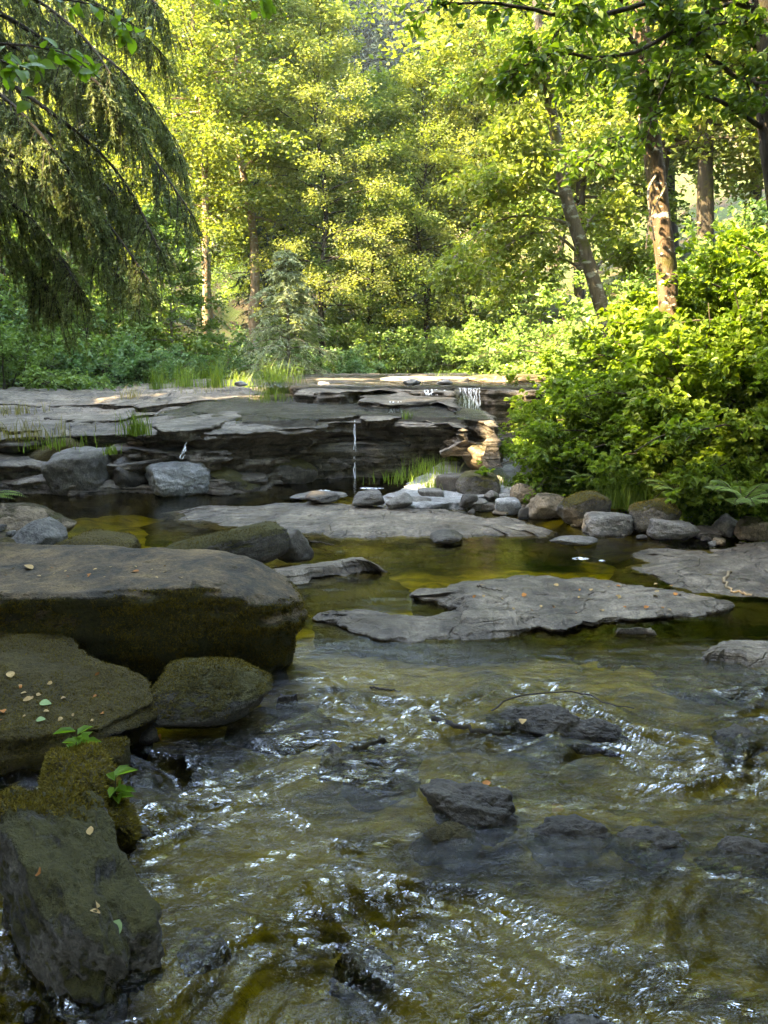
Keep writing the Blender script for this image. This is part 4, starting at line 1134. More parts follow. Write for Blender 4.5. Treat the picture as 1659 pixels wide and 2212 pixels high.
# left bank and background understorey
up_ = [shrub_mesh(420, 1.9, 1.8, 26, 8, 18, 0.10, 'under_leaf', form='simple', name='bank_shrub', skirt=12),
       shrub_mesh(421, 1.6, 1.9, 26, 8, 18, 0.10, 'blue_leaf', form='simple', name='bank_shrub', skirt=12),
       shrub_mesh(422, 2.4, 1.7, 28, 9, 18, 0.11, 'under_leaf', form='simple', name='bank_shrub', skirt=12)]
uu = [False] * 3
LS = [
 (20, 17.5, 1.0, 0, 'yellow-green bush at the left edge above the ledge'), (120, 18.5, 1.0, 2, 'light green bush on the left bank behind the ledge'),
 (235, 18.8, 0.95, 1, 'bluish green bush on the left bank beside the light green one'), (330, 19.0, 0.95, 1, 'bluish ferny bush behind the grass tufts'),
 (420, 19.8, 0.9, 0, 'low green bush between the bluish bush and the hemlock'), (500, 20.5, 0.8, 1, 'bluish bush in the shade left of the hemlock'),
 (60, 21, 1.3, 1, 'dark bluish bush behind the spruce boughs at the left'), (170, 22, 1.5, 2, 'tall dark bush under the spruce boughs'),
 (290, 22.5, 1.5, 0, 'tall green bush behind the left bank bushes'), (20, 24, 1.8, 2, 'tall bush far back at the left edge'),
 (740, 21.5, 0.85, 1, 'bluish bush in the shade right of the hemlock'), (820, 22.5, 0.9, 0, 'dark green bush behind the rock bar'),
 (900, 23, 0.95, 2, 'dark green bush behind the flat grey rock bar'), (980, 22.5, 0.9, 0, 'dark bush in the shade behind the waterfall'),
 (1060, 22, 0.95, 2, 'dark bush right of the waterfall in the shade'), (1140, 20.5, 0.9, 0, 'dark bush behind the right thicket'),
 (680, 24.5, 1.3, 2, 'tall shaded bush behind the hemlock'), (780, 25.5, 1.3, 0, 'tall shaded bush in the centre background'),
 (880, 26.5, 1.4, 2, 'tall shaded bush behind the dark bushes in the centre'), (1000, 26, 1.4, 0, 'tall shaded bush behind the waterfall bushes'),
 (1110, 25, 1.5, 2, 'tall shaded bush behind the right thicket'), (580, 23.5, 1.2, 1, 'bluish bush in the dark hollow behind the hemlock'),
 (1220, 19, 1.3, 0, 'tall bush behind the leaning tree'), (1330, 18, 1.3, 2, 'tall sunlit bush behind the big trunk'), (1450, 17, 1.3, 0, 'tall sunlit bush right behind the big trunk'),
 (1570, 16, 1.3, 2, 'tall sunlit bush near the dark right trunk'), (1680, 15.5, 1.3, 0, 'tall sunlit bush at the right edge'),
]
for k, (u, y, s, q, lab) in enumerate(LS):
    x = (u - 829.5) / FOC * y
    place(up_[q], (x, y, max(gz(x, y), 0.75 if y < 19.5 and x < -1 else -9)), r_.uniform(0, 6.28), s, lab, 'understorey bushes', uu[q]); uu[q] = True

# conical light-green shrub left of the pale trunk
rr = np.random.default_rng(77)
path = spline([(0, 0, -0.2), (0.1, 0, 2), (0, 0.1, 4.6)], 14)
tr, br, cr = broadleaf(rr, path, 0.05, 0.01, limbs=46, t0=0.05, lmax=2.0, twigs=12, nper=24, leaf=0.12, el=(0.15, 0.8), droop=0.3, tw_len=0.9, spread=0.07, prof=lambda q: 1.05 - 0.85 * q)
x = (375 - 829.5) / FOC * 21.5
o = plant('young_tree', (x, 21.5, gz(x, 21.5)), [('trunk', tr, 'bark_grey'), ('branches', br, 'bark_grey'), ('crown', cr, 'under_leaf')], 'conical light green young tree behind the left bank bushes', 'tree')

# ------------------------------------------------------------------ conifers
def conifer(seed, H, R, whorls, per, blade, bw, mt, bark, name, label, twigs=16, nneed=14, droop=0.35, loc=(0, 0, 0), t0=0.05, sub=5):
    r_ = np.random.default_rng(seed); tr = MB(); br = MB(); cr = MB()
    path = spline([(0, 0, -0.3), (0.03 * H / 4, 0, H * 0.5), (0, 0, H)], 12)
    V, F = tube(path, np.linspace(H * 0.018, 0.01, 12), 7); tr.add(V, F)
    for w in range(whorls):
        t = t0 + (1 - t0) * w / whorls
        for j in range(per):
            az = (w * 0.7 + j * 2 * np.pi / per) + r_.uniform(-0.35, 0.35)
            L = R * (1 - t) ** 0.8 * r_.uniform(0.75, 1.15) + 0.08
            lp = limb_path(r_, np.array([0, 0, H * t + r_.uniform(-0.08, 0.08)]), az, r_.uniform(0.0, 0.35), L, droop, n=6, wob=0.05)
            V, F = tube(lp, np.linspace(0.012 * L, 0.003, 6), 4); br.add(V, F)
            P, D = twigs_from(r_, lp, twigs, 0.42 * L + 0.1, s0=0.08, up=-0.15, k=sub)
            m = len(P)
            q = np.repeat(np.arange(m), nneed); s = np.tile(np.linspace(0.05, 0.98, nneed), m) * (sub - 1); i = np.minimum(s.astype(int), sub - 2); f = (s - i)[:, None]
            pos = P[q, i] * (1 - f) + P[q, i + 1] * f
            T = norm(P[q, i + 1] - P[q, i]); sd = norm(np.cross(T, np.array([0, 0, 1.0]))) * np.tile(np.where(np.arange(nneed) % 2 == 0, 1, -1), m)[:, None]
            ax = T * 0.7 + sd * 0.9 + r_.normal(size=T.shape) * 0.25 - np.array([0, 0, 0.2])
            V, F = leaf_geo(pos, ax, np.array([0, 0, 1.0]) + r_.normal(size=T.shape) * 0.4, blade * r_.uniform(0.7, 1.2, len(pos)), bw, 'needle'); cr.add(V, F)
    return plant(name, loc, [('trunk', tr, bark), ('branches', br, bark), ('needles', cr, mt)], label, 'tree')

x = (625 - 829.5) / FOC * 19.6
conifer(500, 4.3, 1.75, 20, 6, 0.10, 0.022, 'needle_pale', 'bark_grey', 'hemlock_tree', 'small pale drooping hemlock at the back of the ledge', loc=(x, 19.6, gz(x, 19.6) - 0.1), twigs=14, nneed=14)
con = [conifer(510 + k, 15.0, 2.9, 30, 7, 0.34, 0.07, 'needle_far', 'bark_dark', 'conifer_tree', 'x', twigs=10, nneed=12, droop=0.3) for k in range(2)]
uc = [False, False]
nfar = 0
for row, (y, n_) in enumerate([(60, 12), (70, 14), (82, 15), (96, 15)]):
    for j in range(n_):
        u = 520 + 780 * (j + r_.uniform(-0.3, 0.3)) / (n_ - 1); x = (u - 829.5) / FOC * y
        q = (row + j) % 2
        place(con[q], (x, y, gz(x, y) - 0.5), r_.uniform(0, 6.28), r_.uniform(0.75, 1.15), 'dark bluish conifer on the far hillside, shade put into its colour', 'conifers of the far hillside', uc[q]); uc[q] = True
for (u, y, s_, lab) in [(612, 29, 0.62, 'dark conifer standing among the alders, left of the gap'), (935, 31, 0.55, 'dark conifer standing among the alders, right of the gap'), (250, 27, 0.6, 'dark conifer behind the spruce boughs')]:
    x = (u - 829.5) / FOC * y
    place(con[0], (x, y, gz(x, y) - 0.3), u, s_, lab, 'conifers among the alders', True)
# forest of the left slope, mostly beside the frame; added trees shade the gorge
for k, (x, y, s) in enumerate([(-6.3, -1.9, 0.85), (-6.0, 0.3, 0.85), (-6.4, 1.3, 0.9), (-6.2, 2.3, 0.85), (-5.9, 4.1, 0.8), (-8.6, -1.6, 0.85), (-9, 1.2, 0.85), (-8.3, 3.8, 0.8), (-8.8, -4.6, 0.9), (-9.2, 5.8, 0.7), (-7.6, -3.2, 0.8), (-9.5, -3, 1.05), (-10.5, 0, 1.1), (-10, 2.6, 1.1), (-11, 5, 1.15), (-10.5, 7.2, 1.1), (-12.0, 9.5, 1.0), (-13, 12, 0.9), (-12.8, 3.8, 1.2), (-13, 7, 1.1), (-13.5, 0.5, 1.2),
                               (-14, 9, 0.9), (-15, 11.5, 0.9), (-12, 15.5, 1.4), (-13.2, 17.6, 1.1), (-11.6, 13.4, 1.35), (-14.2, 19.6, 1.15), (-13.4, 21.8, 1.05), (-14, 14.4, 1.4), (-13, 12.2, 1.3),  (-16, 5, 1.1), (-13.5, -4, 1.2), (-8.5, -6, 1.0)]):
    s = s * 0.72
    place(con[k % 2], (x, y, gz(x, y) - 0.4), r_.uniform(0, 6.28), s, 'unseen dark conifer shading the stream from the steep left slope', 'conifers of the left slope', True)

for k, (x, y, s) in enumerate([(7.5, -6, 0.8), (8.5, -2.5, 0.85), (8.0, 1, 0.8), (8.6, 4.2, 0.8), (10.5, 7, 0.85), (12, 10.5, 0.8), (11, -5, 0.95), (11.5, 2.5, 0.95), (13, 6, 1.0), (14.5, 13, 0.9), (11.5, -1, 1.0)]):  # unseen forest added on the right to cut skylight in the gorge
    place(con[k % 2], (x, y, gz(x, y) - 0.4), r_.uniform(0, 6.28), s, 'unseen dark conifer added on the right slope to cut skylight', 'conifers added on the right slope', True)
for k, (x, y, s) in enumerate([(-6, -8, 0.9), (-4.0, -10, 1.0), (0.5, -13, 1.1), (4.2, -10.5, 0.95), (6, -8.5, 0.9), (-8.5, -10, 1.0), (8.5, -10, 1.0)]):  # unseen trees added behind the view to hold back skylight
    place(con[k % 2], (x, y, gz(x, y) - 0.4), r_.uniform(0, 6.28), s, 'unseen dark conifer added downstream to cut skylight', 'conifers added downstream', True)

op = alder_proto(130, 13.0, 4.6, 0.13, 'canopy_leaf', 'bark_dark', t0=0.48)  # unseen canopy added overhead to darken the foreground
for k, (x, y, sc_, lab) in enumerate([(-3.4, -2.2, 1.0, 'unseen tree added on the left bank behind the viewer to cut skylight'), (3.6, -1.6, 0.95, 'unseen tree added on the right bank behind the viewer to cut skylight'), (0.6, -5.5, 0.95, 'unseen tree added downstream of the viewer to cut skylight'), 
                                      (-4.6, 1.2, 0.9, 'unseen tree added on the left bank beside the viewer to cut skylight'), (5.2, 2.2, 0.9, 'unseen tree added on the right bank beside the viewer to cut skylight'), (-6.2, -5, 1.0, 'unseen tree added far back on the left bank to cut skylight'), (5.6, -5.5, 1.0, 'unseen tree added far back on the right bank to cut skylight')]):
    place(op, (x, y, max(0.0, gz(x, y)) - 0.1), k * 1.3, sc_, lab, 'unseen trees added around the viewer', k > 0)

# ------------------------------------------------------------------ the three near trunks on the right bank
def px_path(pts, n):
    """pts: (u, v, distance)"""
    return spline([aty(u, v, y) for u, v, y in pts], n)

def branch(root, pts, r0, mt_b, mt_l, r_, twigs, nper, leaf, tw_len, spread=0.04, form='oval', flat_=0.4, s0=0.15, up=0.0, droop=0.35, name='branch', loose=False, wr=0.62):
    """one explicit branch with its leaves as a sub-part"""
    base = np.array(root.location)
    P0 = px_path(pts, 16) - base
    P0[1:] += np.cumsum(r_.normal(size=(15, 3)) * 0.012, axis=0) * 0.6
    bm_ = MB(); V, F = tube(P0, np.linspace(r0, r0 * 0.25, 16), 6); bm_.add(V, F)
    P, D = twigs_from(r_, P0, twigs, tw_len, s0=s0, up=up, k=5)
    P2 = [P]; D2 = [D]
    for q in range(0, len(P), 2):
        a, b = twigs_from(r_, P[q], 3, tw_len * 0.45, s0=0.2, up=up, k=5); P2.append(a); D2.append(b)
    PP = np.concatenate(P2); DD = np.concatenate(D2)
    add_twigs(bm_, PP, max(0.003, r0 * 0.22))
    o = bm_.build(name, M[mt_b], root)
    cr = MB(); leaf_spray(cr, r_, PP, DD, nper, leaf, form, spread, flat_, wr, droop=droop)
    l = cr.build('leaves', M[mt_l], o, smooth=False); l['kind'] = 'stuff'
    return o

def trunk_tree(name, label, pts, r0, r1, bark, seg=16, n=40, knots=0.1):
    P = px_path(pts, n)
    base = P[0].copy()
    root = empty(name, base); tag(root, label, 'tree')
    rr_ = np.linspace(r0, r1, n); rr_[:4] *= np.array([1.25, 1.15, 1.08, 1.03])
    V, F = tube(P - base, rr_, seg)
    C_ = np.repeat(P - base, seg, 0)
    V = V + (knots * r0 * (fbm(V, 5, 4, 3) + 0.8 * fbm(V * np.array([1, 1, 0.3]), 14, 3, 5)))[:, None] * norm(V - C_)
    mb = MB(); mb.add(V, F); mb.build('trunk', M[bark], root)
    return root

rr = np.random.default_rng(88)
tA = trunk_tree('maple_tree', 'big mossy red-barked tree trunk rising from the right thicket', [(1452, 760, 9.9), (1447, 690, 9.9), (1435, 540, 9.9), (1420, 400, 9.9), (1400, 250, 9.9), (1388, 100, 9.8), (1380, -80, 9.7), (1370, -350, 9.6)], 0.128, 0.085, 'bark_red')
for pts, r0 in [([(1416, 380, 9.8), (1400, 420, 9.5), (1414, 520, 9.4)], 0.02), ([(1420, 430, 9.8), (1440, 400, 9.6), (1405, 470, 9.5), (1395, 540, 9.4)], 0.012)]:
    P0 = px_path(pts, 12) - np.array(tA.location); mb = MB(); mb.add(*tube(P0, np.linspace(r0, r0 * 0.4, 12), 6)); mb.build('dead_limb', M['bark_grey'], tA)
for pts, tw, nl in [([(1388, 110, 9.8), (1330, 60, 9.2), (1260, 60, 8.8), (1180, 110, 8.4)], 22, 15), ([(1392, 160, 9.8), (1440, 90, 9.3), (1500, 40, 9.0), (1580, 20, 8.6)], 22, 15),
                    ([(1395, 210, 9.8), (1350, 150, 9.4), (1290, 140, 9.0), (1230, 180, 8.6)], 22, 15), ([(1402, 260, 9.8), (1470, 200, 9.4), (1540, 190, 9.1)], 18, 14),
                    ([(1385, 40, 9.8), (1300, -40, 9.3), (1200, -60, 9.0)], 20, 15), ([(1383, 0, 9.8), (1460, -60, 9.3), (1550, -80, 9.0)], 20, 15),
                    ([(1408, 320, 9.8), (1370, 290, 9.3), (1310, 300, 8.9), (1270, 350, 8.6)], 16, 13)]:
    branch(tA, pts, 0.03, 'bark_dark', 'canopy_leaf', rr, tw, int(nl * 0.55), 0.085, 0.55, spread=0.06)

tB = trunk_tree('leaning_alder', 'slender lichen-spotted alder leaning left over the waterfall', [(1330, 760, 12.2), (1300, 665, 12.2), (1268, 560, 12.2), (1236, 470, 12.2), (1213, 370, 12.2), (1196, 270, 12.2), (1180, 170, 12.2), (1165, 60, 12.2), (1150, -120, 12.2)], 0.118, 0.06, 'bark_grey', seg=12, n=36)
AR = [[(1238, 485, 12.2), (1180, 468, 12.0), (1100, 468, 11.7), (1030, 505, 11.5), (970, 570, 11.3)], [(1246, 545, 12.2), (1200, 508, 12.0), (1140, 505, 11.8), (1080, 540, 11.6), (1030, 580, 11.5)],
      [(1208, 395, 12.2), (1170, 370, 12.0), (1110, 366, 11.7), (1060, 385, 11.4)], [(1216, 425, 12.2), (1170, 405, 12.1), (1100, 385, 11.9), (1030, 400, 11.6)], [(1200, 340, 12.2), (1150, 335, 12.0), (1090, 360, 11.8)],
      [(1195, 270, 12.2), (1150, 255, 11.9), (1080, 280, 11.6)], [(1225, 395, 12.2), (1270, 340, 12.3), (1330, 300, 12.3)], [(1255, 540, 12.2), (1280, 470, 12.3), (1340, 445, 12.2)],
      [(1185, 200, 12.2), (1130, 150, 12.1), (1060, 140, 11.9)], [(1188, 220, 12.2), (1230, 150, 12.3), (1270, 110, 12.4)], [(1200, 260, 12.2), (1178, 180, 12.0), (1140, 80, 11.8)],
      [(1262, 580, 12.2), (1210, 560, 12.4), (1150, 580, 12.5), (1100, 620, 12.6)], [(1275, 600, 12.2), (1310, 560, 12.5), (1370, 540, 12.7)]]
for pts in AR:
    branch(tB, pts, 0.026, 'bark_grey', 'alder_leaf', rr, 20, 20, 0.095, 0.75, spread=0.09, form='simple', s0=0.3, flat_=0.5)

def upper_crown(root, pts, r0, seed, mt, bark, limbs=34, lmax=2.6, leaf=0.1):
    """the part of a near tree that rises above the frame"""
    r_ = np.random.default_rng(seed); base = np.array(root.location)
    tr, br, cr = broadleaf(r_, spline(pts, 14) - base, r0, 0.015, limbs=limbs, t0=0.08, lmax=lmax, twigs=15, nper=20, leaf=leaf, droop=0.25, tw_len=0.9, spread=0.1)
    tr.build('upper_trunk', M[bark], root)
    b = br.build('upper_branches', M[bark], root); b['kind'] = 'stuff'
    c = cr.build('crown', M[mt], root, smooth=False); c['kind'] = 'stuff'
p = aty(1370, -350, 9.6); upper_crown(tA, [p, p + [-0.1, 0, 1.5], p + [0.05, 0.1, 3.2], p + [0, 0, 5.0]], 0.1, 31, 'alder_leaf', 'bark_red', lmax=3.0)
p = aty(1150, -120, 12.2); upper_crown(tB, [p, p + [-0.15, 0, 1.4], p + [-0.3, 0.1, 2.8], p + [-0.35, 0, 4.2]], 0.06, 32, 'alder_leaf', 'bark_grey', limbs=28, lmax=2.3)
tC = trunk_tree('dark_trunk_tree', 'dark shaded tree trunk at the right edge of the frame', [(1760, 900, 7.2), (1722, 650, 7.2), (1690, 480, 7.2), (1668, 330, 7.2), (1653, 180, 7.2), (1642, 0, 7.2), (1632, -300, 7.2)], 0.105, 0.08, 'bark_dark')
for pts, r0, tw, nl in [([(1645, 275, 7.2), (1590, 242, 6.9), (1530, 215, 6.6), (1470, 185, 6.4), (1400, 170, 6.2)], 0.022, 20, 9), ([(1640, 185, 7.2), (1590, 160, 7.0), (1540, 130, 6.7), (1480, 90, 6.5), (1430, 30, 6.3)], 0.022, 22, 10),
                        ([(1632, 20, 7.2), (1500, -20, 6.7), (1350, 20, 6.3), (1250, 38, 6.1), (1150, 18, 6.0), (1060, 2, 5.9), (930, 2, 5.8)], 0.026, 34, 9),
                        ([(1632, -10, 7.2), (1520, 30, 6.6), (1400, 100, 6.3), (1300, 128, 6.1), (1200, 120, 6.0), (1090, 165, 5.9)], 0.022, 30, 9),
                        ([(1634, 40, 7.2), (1570, 50, 6.7), (1490, 90, 6.4), (1440, 180, 6.2), (1400, 280, 6.1)], 0.02, 24, 9), ([(1638, 100, 7.2), (1600, 60, 6.9), (1560, 0, 6.7)], 0.02, 18, 9),
                        ([(1630, -30, 7.2), (1540, -60, 6.7), (1420, -30, 6.4), (1320, -10, 6.2), (1220, -40, 6.0)], 0.02, 26, 10), ([(1645, 240, 7.2), (1620, 200, 6.8), (1590, 120, 6.6)], 0.014, 14, 8)]:
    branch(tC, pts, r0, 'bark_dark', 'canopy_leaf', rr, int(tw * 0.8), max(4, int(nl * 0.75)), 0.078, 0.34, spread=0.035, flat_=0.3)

# ------------------------------------------------------------------ drooping spruce on the left
def spruce_bough(root, pts, r_, n_br, length, y):
    base = np.array(root.location)
    P0 = px_path([(u, v, y + 0.25 * math.sin(u * 0.01 + v * 0.013)) for u, v in pts], 18) - base
    wd = MB(); nd = MB()
    wd.add(*tube(P0, np.linspace(0.032, 0.006, 18), 6))
    s = r_.uniform(0.06, 1.0, n_br) * 17; i = np.minimum(s.astype(int), 16); f = (s - i)[:, None]
    st = P0[i] * (1 - f) + P0[i + 1] * f; T = norm(P0[i + 1] - P0[i])
    sd = norm(np.cross(T, np.array([0, 0, 1.0]))) * r_.choice([-1, 1], n_br)[:, None]
    D = norm(T * r_.uniform(0.2, 0.9, n_br)[:, None] + sd * r_.uniform(0.15, 0.9, n_br)[:, None] + np.array([0, 0, -0.35]) + r_.normal(size=(n_br, 3)) * 0.12)
    L = length * r_.uniform(0.45, 1.2, n_br)
    t = np.linspace(0, 1, 7)
    P = st[:, None] + D[:, None] * (L[:, None] * t * (1 - 0.35 * t))[:, :, None]
    P[:, :, 2] -= 0.75 * L[:, None] * t[None] ** 1.7
    sets = [P]
    for q in range(n_br):                              # hanging side shoots
        a = P[q]; m = 4; ii = r_.integers(1, 6, m); LL = L[q] * r_.uniform(0.25, 0.5, m)
        dd = norm(D[q] * 0.5 + r_.normal(size=(m, 3)) * 0.5 + np.array([0, 0, -0.6]))
        Q = a[ii][:, None] + dd[:, None] * (LL[:, None] * t)[:, :, None]; Q[:, :, 2] -= 0.5 * LL[:, None] * t[None] ** 2
        sets.append(Q)
    for q in range(n_br): wd.add(*tube(P[q], np.linspace(0.006, 0.0025, 7), 3))
    PP = np.concatenate(sets); m = len(PP); nn_ = 22
    q = np.repeat(np.arange(m), nn_); s = np.tile(np.linspace(0.0, 0.99, nn_), m) * 6; i = np.minimum(s.astype(int), 5); f = (s - i)[:, None]
    pos = PP[q, i] * (1 - f) + PP[q, i + 1] * f; T = norm(PP[q, i + 1] - PP[q, i])
    ax = T * 0.9 + norm(np.cross(T, r_.normal(size=T.shape))) * 0.8
    V, F = leaf_geo(pos, ax, r_.normal(size=T.shape), 0.04 * r_.uniform(0.7, 1.3, len(pos)), 0.012, 'needle'); nd.add(V, F)
    o = wd.build('bough', M['bark_dark'], root)
    l = nd.build('needles', M['needle'], o, smooth=False); l['kind'] = 'stuff'

rs = np.random.default_rng(99)
base = np.array([-6.6, 8.6, 0.0]); base[2] = gz(base[0], base[1]) - 0.2
spruce = empty('spruce_tree', base); tag(spruce, 'large spruce with drooping olive boughs hanging in from the left', 'tree')
mb = MB(); mb.add(*tube(np.array([[0, 0, 0], [0.02, 0, 3], [0.0, 0.03, 7], [0, 0, 12], [0, 0, 16.0]]), np.array([0.32, 0.26, 0.2, 0.12, 0.03]), 14)); mb.build('trunk', M['bark_dark'], spruce)
BO = [([(-330, -260), (-60, -130), (150, -20), (270, 40), (345, 110)], 9.2), ([(-330, -160), (-80, -60), (120, 60), (260, 150), (370, 290)], 8.8), ([(-330, -60), (-80, 40), (140, 170), (290, 290), (420, 470)], 8.4),
      ([(-330, 40), (-100, 110), (120, 250), (260, 380), (345, 540)], 8.0), ([(-330, 200), (-100, 270), (80, 370), (220, 470), (325, 610)], 7.8), ([(-330, 300), (-120, 360), (40, 450), (120, 540), (170, 620)], 8.2),
      ([(-330, 120), (-80, 190), (110, 290), (210, 380), (290, 470)], 8.8), ([(-330, -320), (-60, -220), (120, -120), (260, -60), (340, 10)], 8.8), ([(-330, 0), (-60, 80), (200, 160), (330, 240), (400, 360)], 9.4),
      ([(-330, 380), (-150, 430), (0, 500), (70, 570), (110, 640)], 8.4), ([(-330, -100), (-60, 0), (100, 90), (200, 170), (300, 260)], 7.9), ([(-330, 260), (-100, 320), (60, 400), (180, 520), (270, 610)], 9.0),
      ([(-330, 60), (-130, 130), (20, 220), (120, 330), (180, 420)], 7.6), ([(-330, -210), (-100, -110), (80, 0), (180, 80), (240, 160)], 8.0)]
for pts, y in BO:
    spruce_bough(spruce, pts, rs, 120, 0.42, y)
top = MB(); tw = MB()
for k in range(70):
    h = 3.0 + 12.5 * k / 70; az = k * 2.4; L = 3.0 * (1 - (h - 2) / 14.5) + 0.3
    if h < 7.5 and -1.2 < math.atan2(math.sin(az), math.cos(az)) < 1.0: continue
    lp = limb_path(rs, np.array([0, 0, h]), az, 0.1, L, 0.35, n=8)
    tw.add(*tube(lp, np.linspace(0.03, 0.006, 8), 5))
    P, D = twigs_from(rs, lp, 26, 0.7, s0=0.08, up=-0.5, k=5)
    leaf_spray(top, rs, P, D, 14, 0.16, 'needle', 0.05, 0.3, 0.25)
o = tw.build('upper_boughs', M['bark_dark'], spruce); l = top.build('needles', M['needle'], o, smooth=False); l['kind'] = 'stuff'; o['kind'] = 'stuff'

# ------------------------------------------------------------------ leafy twigs close to the lens, upper left: every leaf is a piece of its own
lm = []
for k in range(5):
    mb = MB(); V, F = leaf_geo(np.zeros((1, 3)), np.array([[1.0, 0, 0]]), np.array([[0, 0.0, 1.0]]), 1.0, 0.66 + 0.05 * k, 'oval', fold=0.12 + 0.05 * k)
    # finer rim
    s_ = np.linspace(0, 1, 9); w_ = 0.34 * np.sin(np.pi * s_ ** 0.75) ** 0.9
    mid = np.stack([s_, 0 * s_, 0.05 * np.sin(s_ * 3) - 0.12 * s_ ** 2], -1)
    Lf = mid + np.stack([0 * s_, w_, 0.2 * w_], -1); Rt = mid + np.stack([0 * s_, -w_, 0.2 * w_], -1)
    V = np.vstack([mid, Lf, Rt]); i = np.arange(8)
    mb = MB(); mb.add(V, np.concatenate([np.stack([i, i + 1, i + 10, i + 9], -1), np.stack([i + 18, i + 19, i + 1, i], -1)]))
    me = mb.mesh('leaf', True); me.materials.append(M['twig_leaf']); lm.append(me)

def leafy_twig(label, pts, n_tw, n_leaf, size, seed, mt=None):
    r_ = np.random.default_rng(seed)
    P0 = px_path(pts, 14); base = P0[0].copy(); P0 = P0 - base
    root = empty('leafy_twig', base); tag(root, label, 'branch')
    st = MB(); st.add(*tube(P0, np.linspace(0.006, 0.0015, 14), 5))
    P, D = twigs_from(r_, P0, n_tw, 0.16, s0=0.25, up=-0.15, k=5)
    add_twigs(st, P, 0.002); st.build('stem', M['twig'], root)
    allP = np.concatenate([P, np.array([P0[[5, 7, 9, 11, 13]]])]); 
    for k in range(n_leaf):
        q = int(r_.integers(len(allP))); s = r_.uniform(0.2, 1.0) * 4; i = min(int(s), 3); p = allP[q][i] * (1 - (s - i)) + allP[q][i + 1] * (s - i)
        d = Vector(allP[q][4] - allP[q][0]).normalized() * 0.5 + Vector(r_.normal(size=3)) * 0.5 + Vector((0, 0, -0.25)); d.normalize()
        nv = Vector((r_.normal() * 0.5, -0.55 + r_.normal() * 0.4, 0.6)); yv = nv.cross(d).normalized(); zv = d.cross(yv)
        sz = size * r_.uniform(0.7, 1.2)
        o = bpy.data.objects.new('leaf', lm[int(r_.integers(5))]); col.objects.link(o); o.parent = root
        mt3 = Matrix((d, yv, zv)).transposed().to_4x4()
        o.matrix_local = Matrix.Translation(Vector(p)) @ mt3 @ Matrix.Scale(sz, 4)
leafy_twig('bright green leafy twig hanging at the left edge near the top', [(-120, 70, 3.0), (-20, 92, 3.0), (70, 100, 3.0), (150, 120, 3.0), (215, 170, 3.0)], 9, 46, 0.055, 5)
leafy_twig('green leafy twig below the top left corner', [(-140, 110, 2.8), (-60, 120, 2.8), (0, 130, 2.8), (30, 150, 2.8)], 6, 24, 0.055, 6)
leafy_twig('dark leafy twig along the top edge at the left', [(-60, -60, 3.4), (80, -10, 3.4), (200, 10, 3.4), (280, 55, 3.4)], 9, 40, 0.05, 7)
leafy_twig('dark leaf tips poking in at the top edge, left of centre', [(330, -60, 3.0), (400, -28, 3.0), (480, -20, 3.0), (590, -6, 3.0)], 5, 22, 0.05, 8)

# ------------------------------------------------------------------ grasses, ferns and seedlings
def grass(label, loc, n, H, W, seed, mt='grass', group='grass tufts on the rocks', bw=0.012, lean=0.5):
    r_ = np.random.default_rng(seed)
    st = np.stack([r_.normal(size=n) * W * 0.4, r_.normal(size=n) * W * 0.4, np.full(n, -0.03)], -1)
    az = r_.uniform(0, 2 * np.pi, n); ln = H * r_.uniform(0.45, 1.1, n); out = np.stack([np.cos(az), np.sin(az), 0 * az], -1)
    b = r_.uniform(0.1, lean, n)
    k = 5; t = np.linspace(0, 1, k)
    P = st[:, None] + np.array([0, 0, 1.0]) * (ln[:, None] * t * (1 - 0.25 * b[:, None] * t))[:, :, None] + out[:, None] * (ln[:, None] * b[:, None] * t ** 2)[:, :, None]
    sd = np.stack([-np.sin(az + 0.7), np.cos(az + 0.7), 0 * az], -1)
    w = bw * r_.uniform(0.6, 1.2, n)[:, None] * (1 - t ** 1.5 * 0.95)
    V = np.stack([P - sd[:, None] * w[:, :, None] / 2, P + sd[:, None] * w[:, :, None] / 2], 2).reshape(-1, 3)
    i = np.arange(n)[:, None, None] * (2 * k) + np.arange(k - 1)[None, :, None] * 2
    F = (i + np.array([0, 1, 3, 2])).reshape(-1, 4)
    root = empty('grass_tuft', loc); tag(root, label, 'grass', group)
    mb = MB(); mb.add(V, F); o = mb.build('blades', M[mt], root, smooth=False); o['kind'] = 'stuff'

